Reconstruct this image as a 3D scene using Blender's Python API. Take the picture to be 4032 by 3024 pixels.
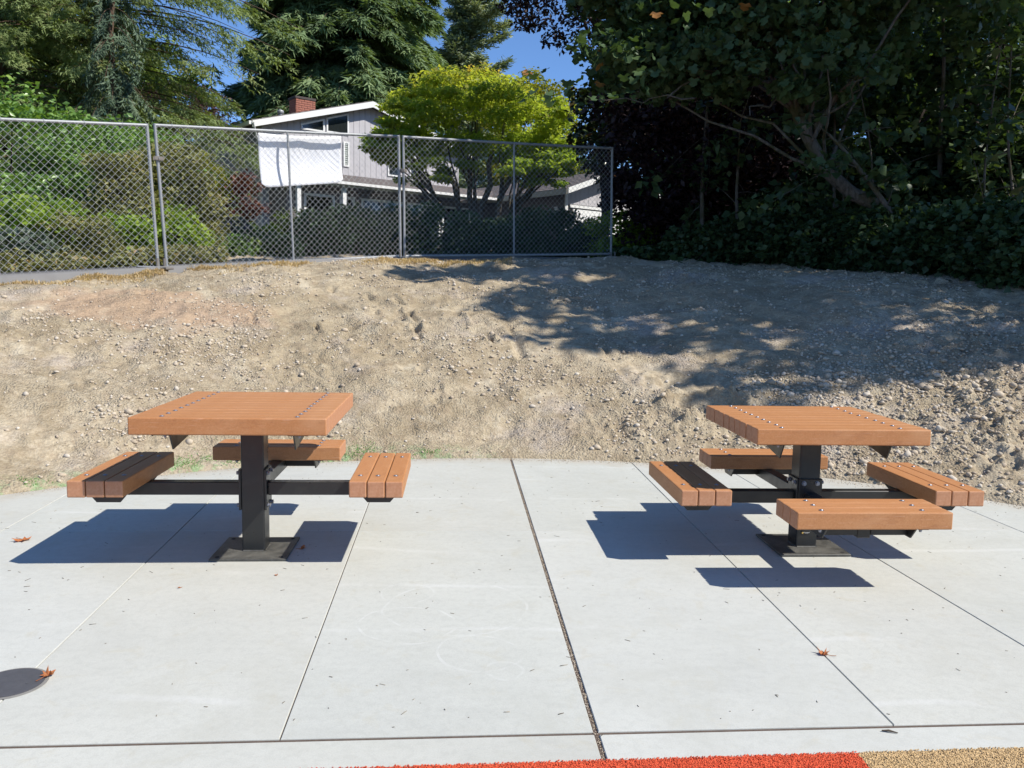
import bpy, bmesh, math, random
import numpy as np
from mathutils import Vector, Matrix
R = math.radians
for o in list(bpy.data.objects): bpy.data.objects.remove(o)
scene = bpy.context.scene
C = scene.collection

# ------------------------------------------------------------------ camera
CF, CH, CPI, CRO = 3292.5, 1.339, .1087, .0172      # focal length in pixels of a 4032 wide picture, height, pitch, roll
cp_, sp_, cr_, sr_ = math.cos(CPI), math.sin(CPI), math.cos(CRO), math.sin(CRO)
right = Vector((1,0,0)); up = Vector((0, sp_, cp_)); fwd = Vector((0, cp_, -sp_))
rx = right*cr_ + up*sr_; uy = -right*sr_ + up*cr_
cam_d = bpy.data.cameras.new('camera'); cam = bpy.data.objects.new('camera', cam_d); C.objects.link(cam)
cam.matrix_world = Matrix(((rx.x, uy.x, -fwd.x, 0), (rx.y, uy.y, -fwd.y, 0), (rx.z, uy.z, -fwd.z, CH), (0,0,0,1)))
cam_d.sensor_fit = 'HORIZONTAL'; cam_d.sensor_width = 36; cam_d.lens = CF/4032*36
cam_d.clip_start = .05; cam_d.clip_end = 2000
scene.camera = cam
def at(px, py, Y):
    """world point at distance Y in front of the camera seen at (px, py) of a 2212 wide picture"""
    a = (px*1.8228-2016)/CF; b = (py*1.8228-1512)/CF
    x = cr_*a + sr_*b; y = -sr_*a + cr_*b
    d = np.array([x, cp_-y*sp_, -sp_-y*cp_])
    return np.array([0,0,CH]) + d*(Y/d[1])

# ------------------------------------------------------------------ light
SUN = Vector((.875, -.37, 1.0)).normalized()
elev = math.asin(SUN.z); azi = math.atan2(SUN.x, SUN.y)
world = bpy.data.worlds.new("World"); scene.world = world; world.use_nodes = True
wn = world.node_tree; wn.nodes.clear()
sky = wn.nodes.new('ShaderNodeTexSky'); sky.sky_type = 'NISHITA'; sky.sun_disc = False
sky.sun_elevation = elev; sky.sun_rotation = azi; sky.air_density = 1.0; sky.dust_density = .1; sky.ozone_density = 8.5; sky.altitude = 2200
bg = wn.nodes.new('ShaderNodeBackground'); bg.inputs[1].default_value = .135
wo = wn.nodes.new('ShaderNodeOutputWorld')
wn.links.new(sky.outputs[0], bg.inputs[0]); wn.links.new(bg.outputs[0], wo.inputs[0])
sun_d = bpy.data.lights.new('sun', 'SUN'); sun_d.energy = 4.6; sun_d.angle = R(.53); sun_d.color = (1, .95, .87)
sun = bpy.data.objects.new('sun', sun_d); C.objects.link(sun)
sun.rotation_euler = SUN.to_track_quat('Z', 'Y').to_euler()
scene.view_settings.view_transform = 'Standard'; scene.view_settings.look = 'None'
scene.view_settings.exposure = .45; scene.view_settings.gamma = 1; scene.view_settings.use_curve_mapping = False
scene.render.engine = 'CYCLES'
scene.cycles.max_bounces = 7; scene.cycles.transparent_max_bounces = 8

# ------------------------------------------------------------------ numpy noise
def _h(ix, iy, s):
    n = (ix.astype(np.int64)*374761393 + iy.astype(np.int64)*668265263 + s*974634777) & 0xffffffff
    n = ((n ^ (n >> 13))*1274126177) & 0xffffffff
    return ((n ^ (n >> 16)) & 0xffff)/65535.0
def vnoise(x, y, s=0):
    x = np.asarray(x, float); y = np.asarray(y, float)
    ix = np.floor(x); iy = np.floor(y); fx = x-ix; fy = y-iy
    fx = fx*fx*(3-2*fx); fy = fy*fy*(3-2*fy)
    a = _h(ix,iy,s); b = _h(ix+1,iy,s); c = _h(ix,iy+1,s); d = _h(ix+1,iy+1,s)
    return (a*(1-fx)+b*fx)*(1-fy) + (c*(1-fx)+d*fx)*fy - .5
def fbm(x, y, sc, oct=3, s=0):
    t = 0; a = 1.0
    for i in range(oct):
        ca, sa = math.cos(1.1*i+.4), math.sin(1.1*i+.4)
        t = t + a*vnoise((x*ca-y*sa)*sc, (x*sa+y*ca)*sc, s+i*17); sc *= 2.07; a *= .5
    return t

# ------------------------------------------------------------------ materials
MATS = {}
def new_mat(name):
    m = bpy.data.materials.new(name); m.use_nodes = True; m.node_tree.nodes.clear(); MATS[name] = m
    return m, m.node_tree
class N:
    def __init__(s, nt): s.nt = nt
    def add(s, t, **kw):
        n = s.nt.nodes.new('ShaderNode'+t)
        for k, v in kw.items():
            if k == 'ins':
                for i, q in v.items():
                    if hasattr(q, 'is_output') or isinstance(q, bpy.types.NodeSocket): s.nt.links.new(q, n.inputs[i])
                    else: n.inputs[i].default_value = q
            else: setattr(n, k, v)
        return n
    def pos(s): return s.add('NewGeometry').outputs['Position']
    def obj(s): return s.add('TexCoord').outputs['Object']
    def noise(s, vec, sc, det=4, rough=.55, dist=0):
        return s.add('TexNoise', ins={'Vector': vec, 'Scale': sc, 'Detail': det, 'Roughness': rough, 'Distortion': dist}).outputs[0]
    def vor(s, vec, sc, feature='F1', out=0):
        return s.add('TexVoronoi', feature=feature, ins={'Vector': vec, 'Scale': sc}).outputs[out]
    def ramp(s, fac, stops):
        r = s.add('ValToRGB', ins={0: fac}); e = r.color_ramp.elements
        while len(e) < len(stops): e.new(.5)
        for i, (p, c) in enumerate(stops):
            e[i].position = p; e[i].color = (c if len(c) == 4 else (*c, 1)) if hasattr(c, '__len__') else (c, c, c, 1)
        return r.outputs[0]
    def mix(s, fac, a, b, mode='MIX'):
        m = s.add('Mix', data_type='RGBA', blend_type=mode)
        for i, q in ((0, fac), (6, a), (7, b)):
            if isinstance(q, bpy.types.NodeSocket): s.nt.links.new(q, m.inputs[i])
            else: m.inputs[i].default_value = q if i == 0 else (*q, 1)[:4]
        return m.outputs[2]
    def math(s, op, a, b=0.):
        m = s.add('Math', operation=op)
        for i, q in ((0, a), (1, b)):
            if isinstance(q, bpy.types.NodeSocket): s.nt.links.new(q, m.inputs[i])
            else: m.inputs[i].default_value = q
        return m.outputs[0]
    def map(s, vec, sc=(1,1,1), rot=(0,0,0)):
        return s.add('Mapping', ins={'Vector': vec, 'Scale': sc, 'Rotation': rot}).outputs[0]
    def bump(s, h, strength, dist): return s.add('Bump', ins={'Height': h, 'Strength': strength, 'Distance': dist}).outputs[0]
    def attr(s, name): return s.add('Attribute', attribute_name=name).outputs['Fac']
    def out(s, sh): s.nt.links.new(sh, s.add('OutputMaterial').inputs[0])
    def pbr(s, col, rough=.8, nrm=None, metal=0., spec=.5):
        ins = {'Roughness': rough, 'Metallic': metal, 'Specular IOR Level': spec}
        if nrm is not None: ins['Normal'] = nrm
        p = s.add('BsdfPrincipled', ins=ins)
        if isinstance(col, bpy.types.NodeSocket): s.nt.links.new(col, p.inputs[0])
        else: p.inputs[0].default_value = (*col, 1)
        s.out(p.outputs[0]); return p
def simple(name, col, rough=.7, metal=0., var=.12, sc=8., bump=0., bsc=60., spec=.5):
    m, nt = new_mat(name); n = N(nt); v = n.obj()
    f = n.noise(v, sc, 4)
    c = n.mix(f, tuple(x*(1-var) for x in col), tuple(min(1, x*(1+var)) for x in col))
    nr = n.bump(n.noise(v, bsc, 3), bump, .003) if bump else None
    n.pbr(c, rough, nr, metal, spec); return m
def leaf_mat(name, stops, trans=.35, rough=.5, spec=.3):
    """leaf blades: colour by a per-leaf random number; thin blades let light through"""
    m, nt = new_mat(name); n = N(nt)
    c = n.ramp(n.attr('v'), stops)
    p = n.add('BsdfPrincipled', ins={'Base Color': c, 'Roughness': rough, 'Specular IOR Level': spec})
    t = n.add('BsdfTranslucent', ins={'Color': n.mix(1., c, (1.5,1.5,.55), 'MULTIPLY')})
    mx = n.add('MixShader', ins={0: trans, 1: p.outputs[0], 2: t.outputs[0]})
    n.out(mx.outputs[0]); return m

# concrete
def concrete(name, base, seed):
    m, nt = new_mat(name); n = N(nt); v = n.pos()
    v2 = n.add('VectorMath', operation='ADD', ins={0: v, 1: (seed*3.1, seed*1.7, 0)}).outputs[0]
    big = n.noise(v2, .9, 5, .6); mid = n.noise(n.map(v2, (1,2.2,1)), 5.2, 5, .65); fine = n.noise(v2, 220, 3, .7)
    blot = n.noise(v2, 6.5, 6, .7, .6)
    c = n.mix(n.ramp(big, [(.3,0.),(.7,1.)]), tuple(b*.90 for b in base), tuple(b*1.05 for b in base))
    c = n.mix(n.ramp(mid, [(.40,0.),(.68,.5)]), c, tuple(b*1.05 for b in base))
    c = n.mix(n.ramp(blot, [(.56,0.),(.72,.5)]), c, (base[0]*.9, base[1]*.83, base[2]*.70))
    c = n.mix(n.ramp(fine, [(.3,.22),(.55,0.)]), c, (.22,.22,.21))
    c = n.mix(n.ramp(n.noise(v2, 28, 5, .75), [(.40,.22),(.52,0.)]), c, tuple(b*.72 for b in base))
    sp = n.vor(v2, 7.5); sp2 = n.noise(v2, 45, 2)
    spk = n.math('MULTIPLY', n.math('LESS_THAN', sp, .028), n.math('GREATER_THAN', sp2, .46))
    c = n.mix(n.math('MULTIPLY', spk, .6), c, (.16,.13,.1))
    c = n.mix(n.ramp(n.noise(v2, 1.7, 7, .72, 1.1), [(.50,0.),(.68,.45)]), c, tuple(b*q for b, q in zip(base, (.84,.83,.80))))
    e_ = n.add('SeparateXYZ', ins={0: v}); rr_ = n.math('SQRT', n.math('ADD', n.math('POWER', n.math('SUBTRACT', e_.outputs[0], .16), 2.), n.math('POWER', n.math('SUBTRACT', e_.outputs[1], 2.0), 2.)))
    edge = n.math('ADD', rr_, n.math('MULTIPLY', n.noise(v2, 5, 5, .7), .5)); c = n.mix(n.ramp(n.math('SUBTRACT', edge, 4.2), [(.50,0.),(.78,.7)]), c, (.42,.37,.29))
    # faint pale scuff rings
    w = n.add('TexWave', wave_type='RINGS', ins={'Vector': v2, 'Scale': .55, 'Distortion': 5.5, 'Detail': 2, 'Detail Scale': .7}).outputs[1]
    c = n.mix(n.math('MULTIPLY', n.ramp(w, [(.975,0.),(1.,.14)]), n.ramp(big, [(.5,0.),(.6,1.)])), c, (.78,.78,.78))
    sx_ = n.add('SeparateXYZ', ins={0: n.add('VectorMath', operation='ADD', ins={0: v, 1: n.add('VectorMath', operation='SCALE', ins={0: n.add('TexNoise', ins={'Vector': v, 'Scale': 3.}).outputs[1], 'Scale': .10}).outputs[0]}).outputs[0]})
    for (cx, cy, cr) in ((-.40, 3.25, .19), (-.10, 3.0, .16), (-.02, 2.85, .075), (-.45, 3.62, .12), (-.22, 3.45, .3)):
        dx_ = n.math('SUBTRACT', sx_.outputs[0], cx+.05); dy_ = n.math('SUBTRACT', sx_.outputs[1], cy+.05)
        dd_ = n.math('SQRT', n.math('ADD', n.math('MULTIPLY', dx_, dx_), n.math('MULTIPLY', dy_, dy_)))
        rg_ = n.math('LESS_THAN', n.math('ABSOLUTE', n.math('SUBTRACT', dd_, cr)), .0055)
        c = n.mix(n.math('MULTIPLY', rg_, n.ramp(n.noise(v, 9, 3), [(.38,0.),(.62,.2)])), c, (.72,.72,.71))
    h = n.math('ADD', n.math('MULTIPLY', n.noise(n.map(v2,(4,60,4)), 6, 3), .9), fine)
    n.pbr(c, .82, n.bump(h, .16, .002), 0, .35); return m
CONC = [concrete('concrete', (.508,.514,.464), 1), concrete('concrete_pale', (.520,.524,.476), 2), concrete('concrete_warm', (.510,.510,.456), 3)]

# dirt
m, nt = new_mat('dirt'); n = N(nt); v = n.pos()
big = n.noise(v, .55, 5, .6, .5); mid = n.noise(v, 2.6, 6, .65, .6); fine = n.noise(v, 32, 5, .7); cell = n.vor(v, 55); cellc = n.vor(v, 38, out=1)
c = n.mix(n.ramp(big, [(.36,0.),(.64,1.)]), (.385,.318,.212), (.465,.392,.275))
c = n.mix(n.ramp(mid, [(.46,0.),(.60,.85)]), c, (.295,.236,.152))
c = n.mix(n.ramp(n.noise(v, 1.1, 4, .6), [(.54,0.),(.66,.7)]), c, (.47,.41,.35))
# brownish red clay patch towards the left end
sep = n.add('SeparateXYZ', ins={0: v})
px_ = n.math('DIVIDE', n.math('ADD', sep.outputs[0], 3.9), 1.5); py_ = n.math('DIVIDE', n.math('ADD', sep.outputs[1], -8.9), .75)
d2 = n.math('ADD', n.math('MULTIPLY', px_, px_), n.math('MULTIPLY', py_, py_))
patch = n.math('MULTIPLY', n.ramp(n.math('ADD', d2, n.math('MULTIPLY', n.math('SUBTRACT', n.noise(v, 3., 4), .5), 2.)), [(.45,.85),(1.,0.)]), 1.)
c = n.mix(patch, c, (.44,.31,.205))
# green hydroseed traces beside the pad
gx = n.math('ADD', n.math('ABSOLUTE', n.math('ADD', sep.outputs[0], 1.9)), 0); 
gr = n.math('SQRT', n.math('ADD', n.math('POWER', n.math('SUBTRACT', sep.outputs[0], .16), 2.), n.math('POWER', n.math('SUBTRACT', sep.outputs[1], 2.0), 2.)))
gm = n.math('MULTIPLY', n.ramp(n.math('SUBTRACT', gr, 4.0), [(.70,1.),(.92,0.)]), n.ramp(gx, [(.9,1.),(1.9,0.)]) if False else n.ramp(n.math('DIVIDE', gx, 3.), [(.4,1.),(.65,0.)]))
gm = n.math('MULTIPLY', gm, n.ramp(n.noise(v, 11, 4, .7), [(.48,0.),(.6,.9)]))
c = n.mix(gm, c, (.24,.38,.18))
c = n.mix(n.ramp(fine, [(.36,.45),(.56,0.)]), c, (.15,.11,.07))
c = n.mix(n.ramp(fine, [(.58,0.),(.74,.45)]), c, (.56,.49,.40))
c = n.mix(n.ramp(n.noise(v, 9, 6, .75), [(.36,.5),(.5,0.)]), c, (.29,.22,.15))
c = n.mix(n.ramp(n.noise(v, 1.6, 5, .7, .5), [(.56,0.),(.68,.7)]), c, (.52,.455,.335))
h = n.math('ADD', n.math('MULTIPLY', fine, 1.1), n.math('MULTIPLY', cell, -.9)); h = n.math('ADD', h, n.math('MULTIPLY', n.noise(v, 110, 2), .4))
loose = n.ramp(n.noise(v, .95, 4, .6, .7), [(.40,.25),(.60,1.)]); h = n.math('MULTIPLY', h, loose)
n.pbr(c, .95, n.bump(h, .9, .018), 0, .15)
# gravel stones
m, nt = new_mat('stone'); n = N(nt)
c = n.ramp(n.attr('v'), [(0.,(.31,.245,.175)),(.35,(.44,.355,.255)),(.7,(.53,.45,.34)),(.9,(.50,.46,.40)),(1.,(.66,.60,.50))])
c = n.mix(.35, c, n.mix(n.noise(n.pos(), 60, 3), (.30,.24,.17), (.68,.59,.46)))
n.pbr(c, .9, None, 0, .2)
# garden soil / lawn far ground
m, nt = new_mat('soil'); n = N(nt); v = n.pos()
c = n.mix(n.ramp(n.noise(v, .8, 6, .65), [(.4,0.),(.6,1.)]), (.10,.075,.045), (.06,.075,.03)); 
n.pbr(c, .95, n.bump(n.noise(v, 20, 4), .6, .03), 0, .1)
m, nt = new_mat('path'); n = N(nt); v = n.pos()
n.pbr(n.mix(n.noise(v, 5, 5), (.15,.145,.14), (.22,.215,.205)), .9, n.bump(n.noise(v, 150, 2), .3, .002))
# rubber
for nm, a, b, dk in (('rubber_red', (.62,.075,.028), (.72,.12,.05), (.25,.02,.01)), ('rubber_beige', (.52,.35,.16), (.66,.47,.25), (.10,.06,.04))):
    m, nt = new_mat(nm); n = N(nt); v = n.pos()
    cc = n.vor(v, 260, out=1); s_ = n.add('SeparateColor', ins={0: cc}).outputs[0]
    c = n.mix(n.ramp(s_, [(.1,0.),(.9,1.)]), a, b); c = n.mix(n.ramp(s_, [(.0,1.),(.12 if nm=='rubber_red' else .22,0.)]), c, dk)
    n.pbr(c, .75, n.bump(n.vor(v, 260), .9, .004), 0, .3)
# plastic lumber
m, nt = new_mat('lumber'); n = N(nt); v = n.obj()
rnd = n.add('ObjectInfo').outputs['Random']
g = n.noise(n.map(v, (1.2, 26, 26)), 6, 5, .65); g2 = n.noise(v, 130, 3, .7); big = n.noise(v, 4, 4, .6)
c = n.mix(g, (.40,.172,.060), (.475,.215,.082)); c = n.mix(n.math('MULTIPLY', rnd, .8), c, (.455,.212,.088))
c = n.mix(n.ramp(g2, [(.52,0.),(.75,.35)]), c, (.62,.33,.17)); c = n.mix(n.ramp(g2, [(.28,.35),(.45,0.)]), c, (.26,.09,.035))
c = n.mix(n.ramp(big, [(.52,0.),(.72,.4)]), c, (.57,.32,.165)); c = n.mix(n.ramp(n.noise(n.map(v,(1,3,3)), 7, 6, .75), [(.34,.45),(.46,0.)]), c, (.30,.12,.05)); c = n.mix(n.ramp(n.noise(n.map(v,(2,40,40)), 5, 3, .6), [(.62,0.),(.7,.35)]), c, (.68,.42,.28))
n.pbr(c, .58, n.bump(n.math('ADD', g2, n.math('MULTIPLY', g, .6)), .12, .002), 0, .38)
m, nt = new_mat('lumber_end'); n = N(nt); v = n.obj()
c = n.mix(n.noise(n.map(v, (1,1,1), (0,0,.6)), 14, 4, .6, 1.), (.41,.185,.085), (.55,.30,.18)); 
c = n.mix(n.ramp(n.noise(v, 70, 3, .7), [(.4,.3),(.6,0.)]), c, (.33,.13,.055))
n.pbr(c, .65, None, 0, .3)
# black powder coat
m, nt = new_mat('black_steel'); n = N(nt); v = n.obj()
dust = n.ramp(n.noise(v, 9, 5, .6, .4), [(.5,0.),(.75,.35)])
c = n.mix(dust, (.018,.019,.019), (.055,.054,.05)); n.pbr(c, n.ramp(n.noise(v, 12, 3), [(.3,.26),(.7,.42)]), n.bump(n.noise(v, 400, 2), .04, .001), 0, .5)
m, nt = new_mat('dusty_steel'); n = N(nt); v = n.obj()
dust = n.ramp(n.noise(v, 7, 6, .7, .8), [(.38,.15),(.66,.9)])
c = n.mix(dust, (.03,.03,.028), (.155,.15,.13)); n.pbr(c, .5, n.bump(n.noise(v, 90, 3), .2, .002), 0, .4)
simple('bolt_metal', (.30,.31,.34), .45, .8, .1)
simple('weld_metal', (.7,.7,.7), .4, .6, .1)
simple('galvanised', (.30,.31,.315), .55, .35, .14, 14, .1)
simple('galvanised_wire', (.46,.47,.47), .5, .3, .1, 14)
simple('dull_steel', (.20,.18,.16), .7, .5, .3, 20, .2)
simple('cast_cover', (.075,.075,.08), .6, 0, .25, 30, .3)
simple('cover_rim', (.22,.21,.19), .8, 0, .2, 30, .3)
simple('joint_fill', (.10,.072,.055), .95, 0, .5, 60, .8)
simple('sheet_white', (.80,.81,.84), .75, 0, .03, 2)
simple('siding', (.45,.435,.45), .8, 0, .12, 3, .3, 25)
simple('siding_dark', (.17,.15,.145), .85, 0, .12, 3)
simple('trim_white', (.72,.72,.70), .6, 0, .04, 3)
simple('trim_tan', (.45,.42,.33), .7, 0, .05, 3)
simple('brick_red', (.32,.125,.085), .9, 0, .35, 9, .3)
simple('mortar', (.30,.25,.22), .95, 0, .1)
simple('soot_cap', (.07,.055,.05), .9, 0, .2)
simple('blind', (.42,.46,.42), .7, 0, .1)
simple('interior', (.025,.022,.02), .9, 0, .3)
simple('car_paint', (.75,.76,.78), .3, .0, .02)
simple('tyre_rubber', (.02,.02,.02), .85, 0, .1)
simple('text_white', (.7,.7,.66), .6, 0, .03)
simple('gold', (.62,.40,.10), .5, 0, .05)
m, nt = new_mat('glass_dark'); n = N(nt); n.pbr((.018,.022,.022), .06, None, 0, .9)
m, nt = new_mat('shingle'); n = N(nt); v = n.obj()
c = n.mix(n.noise(v, 5, 5, .7), (.125,.108,.105), (.20,.178,.17)); n.pbr(c, .95, n.bump(n.noise(v, 60, 3), .5, .01), 0, .2)
# bark
def bark(name, a, b, moss=None):
    m, nt = new_mat(name); n = N(nt); v = n.pos()
    f = n.noise(n.map(v, (9,9,2)), 2.2, 6, .7); c = n.mix(n.ramp(f, [(.35,0.),(.65,1.)]), a, b)
    if moss: c = n.mix(n.ramp(n.noise(v, 2.5, 4), [(.5,0.),(.62,.8)]), c, moss)
    n.pbr(c, .92, n.bump(f, .8, .02), 0, .15)
bark('bark_grey', (.075,.062,.05), (.19,.165,.135), (.075,.07,.025))
bark('bark_brown', (.07,.045,.03), (.17,.115,.08))
bark('bark_dark', (.03,.024,.02), (.07,.055,.045))
# leaves
G = leaf_mat
G('leaf_cedar', [(0.0, (0.1056, 0.1386, 0.0528)), (0.4, (0.1848, 0.2442, 0.0924)), (0.8, (0.2772, 0.3432, 0.1386)), (1.0, (0.2508, 0.2112, 0.0924))], .3, .6)
G('leaf_fir', [(0.0, (0.0709, 0.1095, 0.0515)), (0.5, (0.1546, 0.2253, 0.103)), (1.0, (0.2576, 0.3349, 0.1546))], .25, .6)
G('leaf_fir_blue', [(0.0, (0.0455, 0.0754, 0.0468)), (0.5, (0.0845, 0.13, 0.078)), (1.0, (0.143, 0.195, 0.1105))], .15, .6)
G('leaf_pine', [(0.0, (0.119, 0.1547, 0.0952)), (0.5, (0.238, 0.2975, 0.1785)), (1.0, (0.4284, 0.4522, 0.2618))], .15, .6)
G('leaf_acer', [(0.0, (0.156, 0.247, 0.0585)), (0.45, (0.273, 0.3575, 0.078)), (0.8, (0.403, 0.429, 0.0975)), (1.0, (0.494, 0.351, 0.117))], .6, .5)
G('leaf_green', [(0.,(.045,.075,.018)),(.5,(.085,.135,.03)),(1.,(.14,.19,.045))], .35)
G('leaf_laurel', [(0.0, (0.0862, 0.1581, 0.0403)), (0.5, (0.1437, 0.2587, 0.0575)), (0.9, (0.23, 0.3594, 0.0862)), (1.0, (0.4025, 0.4887, 0.1294))], .3, .35, .5)
G('leaf_bright', [(0.,(.13,.21,.025)),(.5,(.22,.33,.045)),(1.,(.36,.44,.08))], .4, .4)
G('leaf_olive', [(0.0, (0.1174, 0.1242, 0.0414)), (0.5, (0.2, 0.207, 0.0718)), (0.85, (0.276, 0.2622, 0.1034)), (1.0, (0.4416, 0.3036, 0.1794))], .25, .6)
G('leaf_yellow', [(0.,(.16,.18,.025)),(.6,(.27,.27,.035)),(1.,(.34,.27,.05))], .4)
G('leaf_red', [(0.,(.06,.022,.02)),(.5,(.14,.045,.032)),(1.,(.20,.09,.05))], .3)
G('leaf_ivy', [(0.,(.045,.07,.045)),(.5,(.09,.125,.085)),(1.,(.15,.185,.13))], .25, .4, .5)
G('leaf_juniper', [(0.0, (0.036, 0.063, 0.033)), (0.5, (0.0675, 0.117, 0.057)), (1.0, (0.1125, 0.1725, 0.075))], .15, .6)
G('leaf_lavender', [(0.,(.10,.13,.08)),(.55,(.17,.20,.13)),(.7,(.22,.18,.23)),(1.,(.30,.25,.33))], .3)
G('leaf_purple', [(0.0, (0.0175, 0.0095, 0.0135)), (0.5, (0.0297, 0.0162, 0.0203)), (1.0, (0.0473, 0.027, 0.027))], .12, .55)
G('leaf_plum', [(0.,(.045,.022,.028)),(.5,(.09,.04,.045)),(1.,(.13,.06,.055))], .25, .5)
G('leaf_magnolia', [(0.0, (0.0234, 0.039, 0.0143)), (0.6, (0.0455, 0.0715, 0.0234)), (0.8, (0.117, 0.0546, 0.0195)), (1.0, (0.195, 0.078, 0.026))], .12, .3, .6)
G('leaf_maple', [(0.0, (0.0385, 0.07, 0.0315)), (0.5, (0.063, 0.1085, 0.0455)), (0.93, (0.0963, 0.1488, 0.056)), (1.0, (0.315, 0.1313, 0.035))], .26, .5)
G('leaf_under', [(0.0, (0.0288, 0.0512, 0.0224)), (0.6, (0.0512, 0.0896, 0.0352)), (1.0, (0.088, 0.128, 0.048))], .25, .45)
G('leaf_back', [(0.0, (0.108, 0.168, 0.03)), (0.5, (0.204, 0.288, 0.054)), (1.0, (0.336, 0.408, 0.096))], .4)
G('grass_dry', [(0.,(.34,.23,.12)),(.5,(.50,.37,.21)),(1.,(.64,.52,.34))], .3, .8)
G('grass_green', [(0.,(.12,.25,.07)),(1.,(.25,.42,.16))], .3, .8)
G('leaf_dry', [(0.,(.40,.13,.04)),(.6,(.50,.19,.07)),(1.,(.56,.28,.13))], .25, .7)
G('twig_dark', [(0.,(.09,.07,.05)),(.6,(.17,.14,.10)),(1.,(.32,.27,.2))], 0., .9)

# ------------------------------------------------------------------ object helpers
def link(o, parent=None):
    C.objects.link(o)
    if parent is not None: o.parent = parent
    return o
def tag(o, label=None, cat=None, group=None, kind=None):
    if label: o['label'] = label
    if cat: o['category'] = cat
    if group: o['group'] = group
    if kind: o['kind'] = kind
    return o
def thing(name, label, cat, loc=(0,0,0), rz=0, group=None):
    o = bpy.data.objects.new(name, None); o.empty_display_size = .2
    o.location = loc; o.rotation_euler = (0,0,rz); link(o); return tag(o, label, cat, group)
def np_mesh(name, V, faces, mat, v=None, smooth=False):
    """faces: list of (n,k) index arrays"""
    me = bpy.data.meshes.new(name); V = np.asarray(V, np.float32)
    me.vertices.add(len(V)); me.vertices.foreach_set('co', V.ravel())
    faces = [np.asarray(f, np.int32) for f in faces if len(f)]
    loops = np.concatenate([f.ravel() for f in faces]); sizes = np.concatenate([np.full(len(f), f.shape[1], np.int32) for f in faces])
    me.loops.add(len(loops)); me.loops.foreach_set('vertex_index', loops)
    me.polygons.add(len(sizes)); st = np.concatenate([[0], np.cumsum(sizes)[:-1]]).astype(np.int32)
    me.polygons.foreach_set('loop_start', st)
    if smooth: me.polygons.foreach_set('use_smooth', np.ones(len(sizes), bool))
    if v is not None:
        a = me.attributes.new('v', 'FLOAT', 'POINT'); a.data.foreach_set('value', np.asarray(v, np.float32))
    me.update(calc_edges=True); me.validate()
    me.materials.append(MATS[mat] if isinstance(mat, str) else mat); return me
def obj(name, me, parent=None, loc=None, kind=None):
    o = bpy.data.objects.new(name, me); link(o, parent)
    if loc is not None: o.location = loc
    if kind: o['kind'] = kind
    return o
def bm_mesh(name, bm, mats):
    me = bpy.data.meshes.new(name); bm.to_mesh(me); bm.free()
    for m in (mats if isinstance(mats, (list, tuple)) else [mats]): me.materials.append(MATS[m])
    return me
def box_bm(bm, x0, x1, y0, y1, z0, z1, bevel=0., seg=1):
    r = bmesh.ops.create_cube(bm, size=1.0)
    for q in r['verts']: q.co = Vector(((x0+x1)/2+q.co.x*(x1-x0), (y0+y1)/2+q.co.y*(y1-y0), (z0+z1)/2+q.co.z*(z1-z0)))
    if bevel:
        es = list({e for q in r['verts'] for e in q.link_edges})
        bmesh.ops.bevel(bm, geom=es, offset=bevel, segments=seg, profile=.5, affect='EDGES')
def box(name, x0, x1, y0, y1, z0, z1, mat, parent=None, bevel=0., seg=1, **k):
    bm = bmesh.new(); box_bm(bm, x0, x1, y0, y1, z0, z1, bevel, seg)
    return obj(name, bm_mesh(name, bm, mat), parent, **k)
def prism_bm(bm, pts, d):
    """pts: list of 3D points of a planar polygon, extruded by vector d"""
    a = [bm.verts.new(Vector(p)) for p in pts]; b = [bm.verts.new(Vector(p)+Vector(d)) for p in pts]
    k = len(pts); bm.faces.new(a); bm.faces.new(b[::-1])
    for i in range(k): bm.faces.new((a[i], b[i], b[(i+1) % k], a[(i+1) % k]))
    bmesh.ops.recalc_face_normals(bm, faces=bm.faces)
def cyl_bm(bm, c, r, h, seg=12, axis='z', r2=None):
    mt = Matrix.Translation(Vector(c))
    if axis == 'x': mt = mt @ Matrix.Rotation(math.pi/2, 4, 'Y')
    if axis == 'y': mt = mt @ Matrix.Rotation(math.pi/2, 4, 'X')
    bmesh.ops.create_cone(bm, cap_ends=True, segments=seg, radius1=r, radius2=r if r2 is None else r2, depth=h, matrix=mt)
def tubes(paths, sides=6):
    """paths: list of (pts (n,3), radii (n)) -> V, quads"""
    Vs, Fs, off = [], [], 0
    for P, rr in paths:
        P = np.asarray(P, float); rr = np.asarray(rr, float); k = len(P)
        T = np.gradient(P, axis=0); T /= np.linalg.norm(T, axis=1)[:, None]+1e-9
        ref = np.where(np.abs(T[:, 2:3]) > .9, np.array([[1., 0, 0]]), np.array([[0, 0, 1.]]))
        A = np.cross(T, ref); A /= np.linalg.norm(A, axis=1)[:, None]+1e-9; B = np.cross(T, A)
        th = np.arange(sides)*2*math.pi/sides
        V = P[:, None]+rr[:, None, None]*(A[:, None]*np.cos(th)[None, :, None]+B[:, None]*np.sin(th)[None, :, None])
        i = np.arange(k-1)[:, None]*sides; j = np.arange(sides)[None]; j2 = (j+1) % sides
        F = np.stack([i+j, i+j2, i+sides+j2, i+sides+j], -1).reshape(-1, 4)+off
        Vs.append(V.reshape(-1, 3)); Fs.append(F); off += k*sides
    return np.concatenate(Vs), np.concatenate(Fs)
def tube_obj(name, paths, mat, parent=None, sides=6, kind=None):
    V, F = tubes(paths, sides); return obj(name, np_mesh(name, V, [F], mat, smooth=True), parent, kind=kind)
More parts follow.
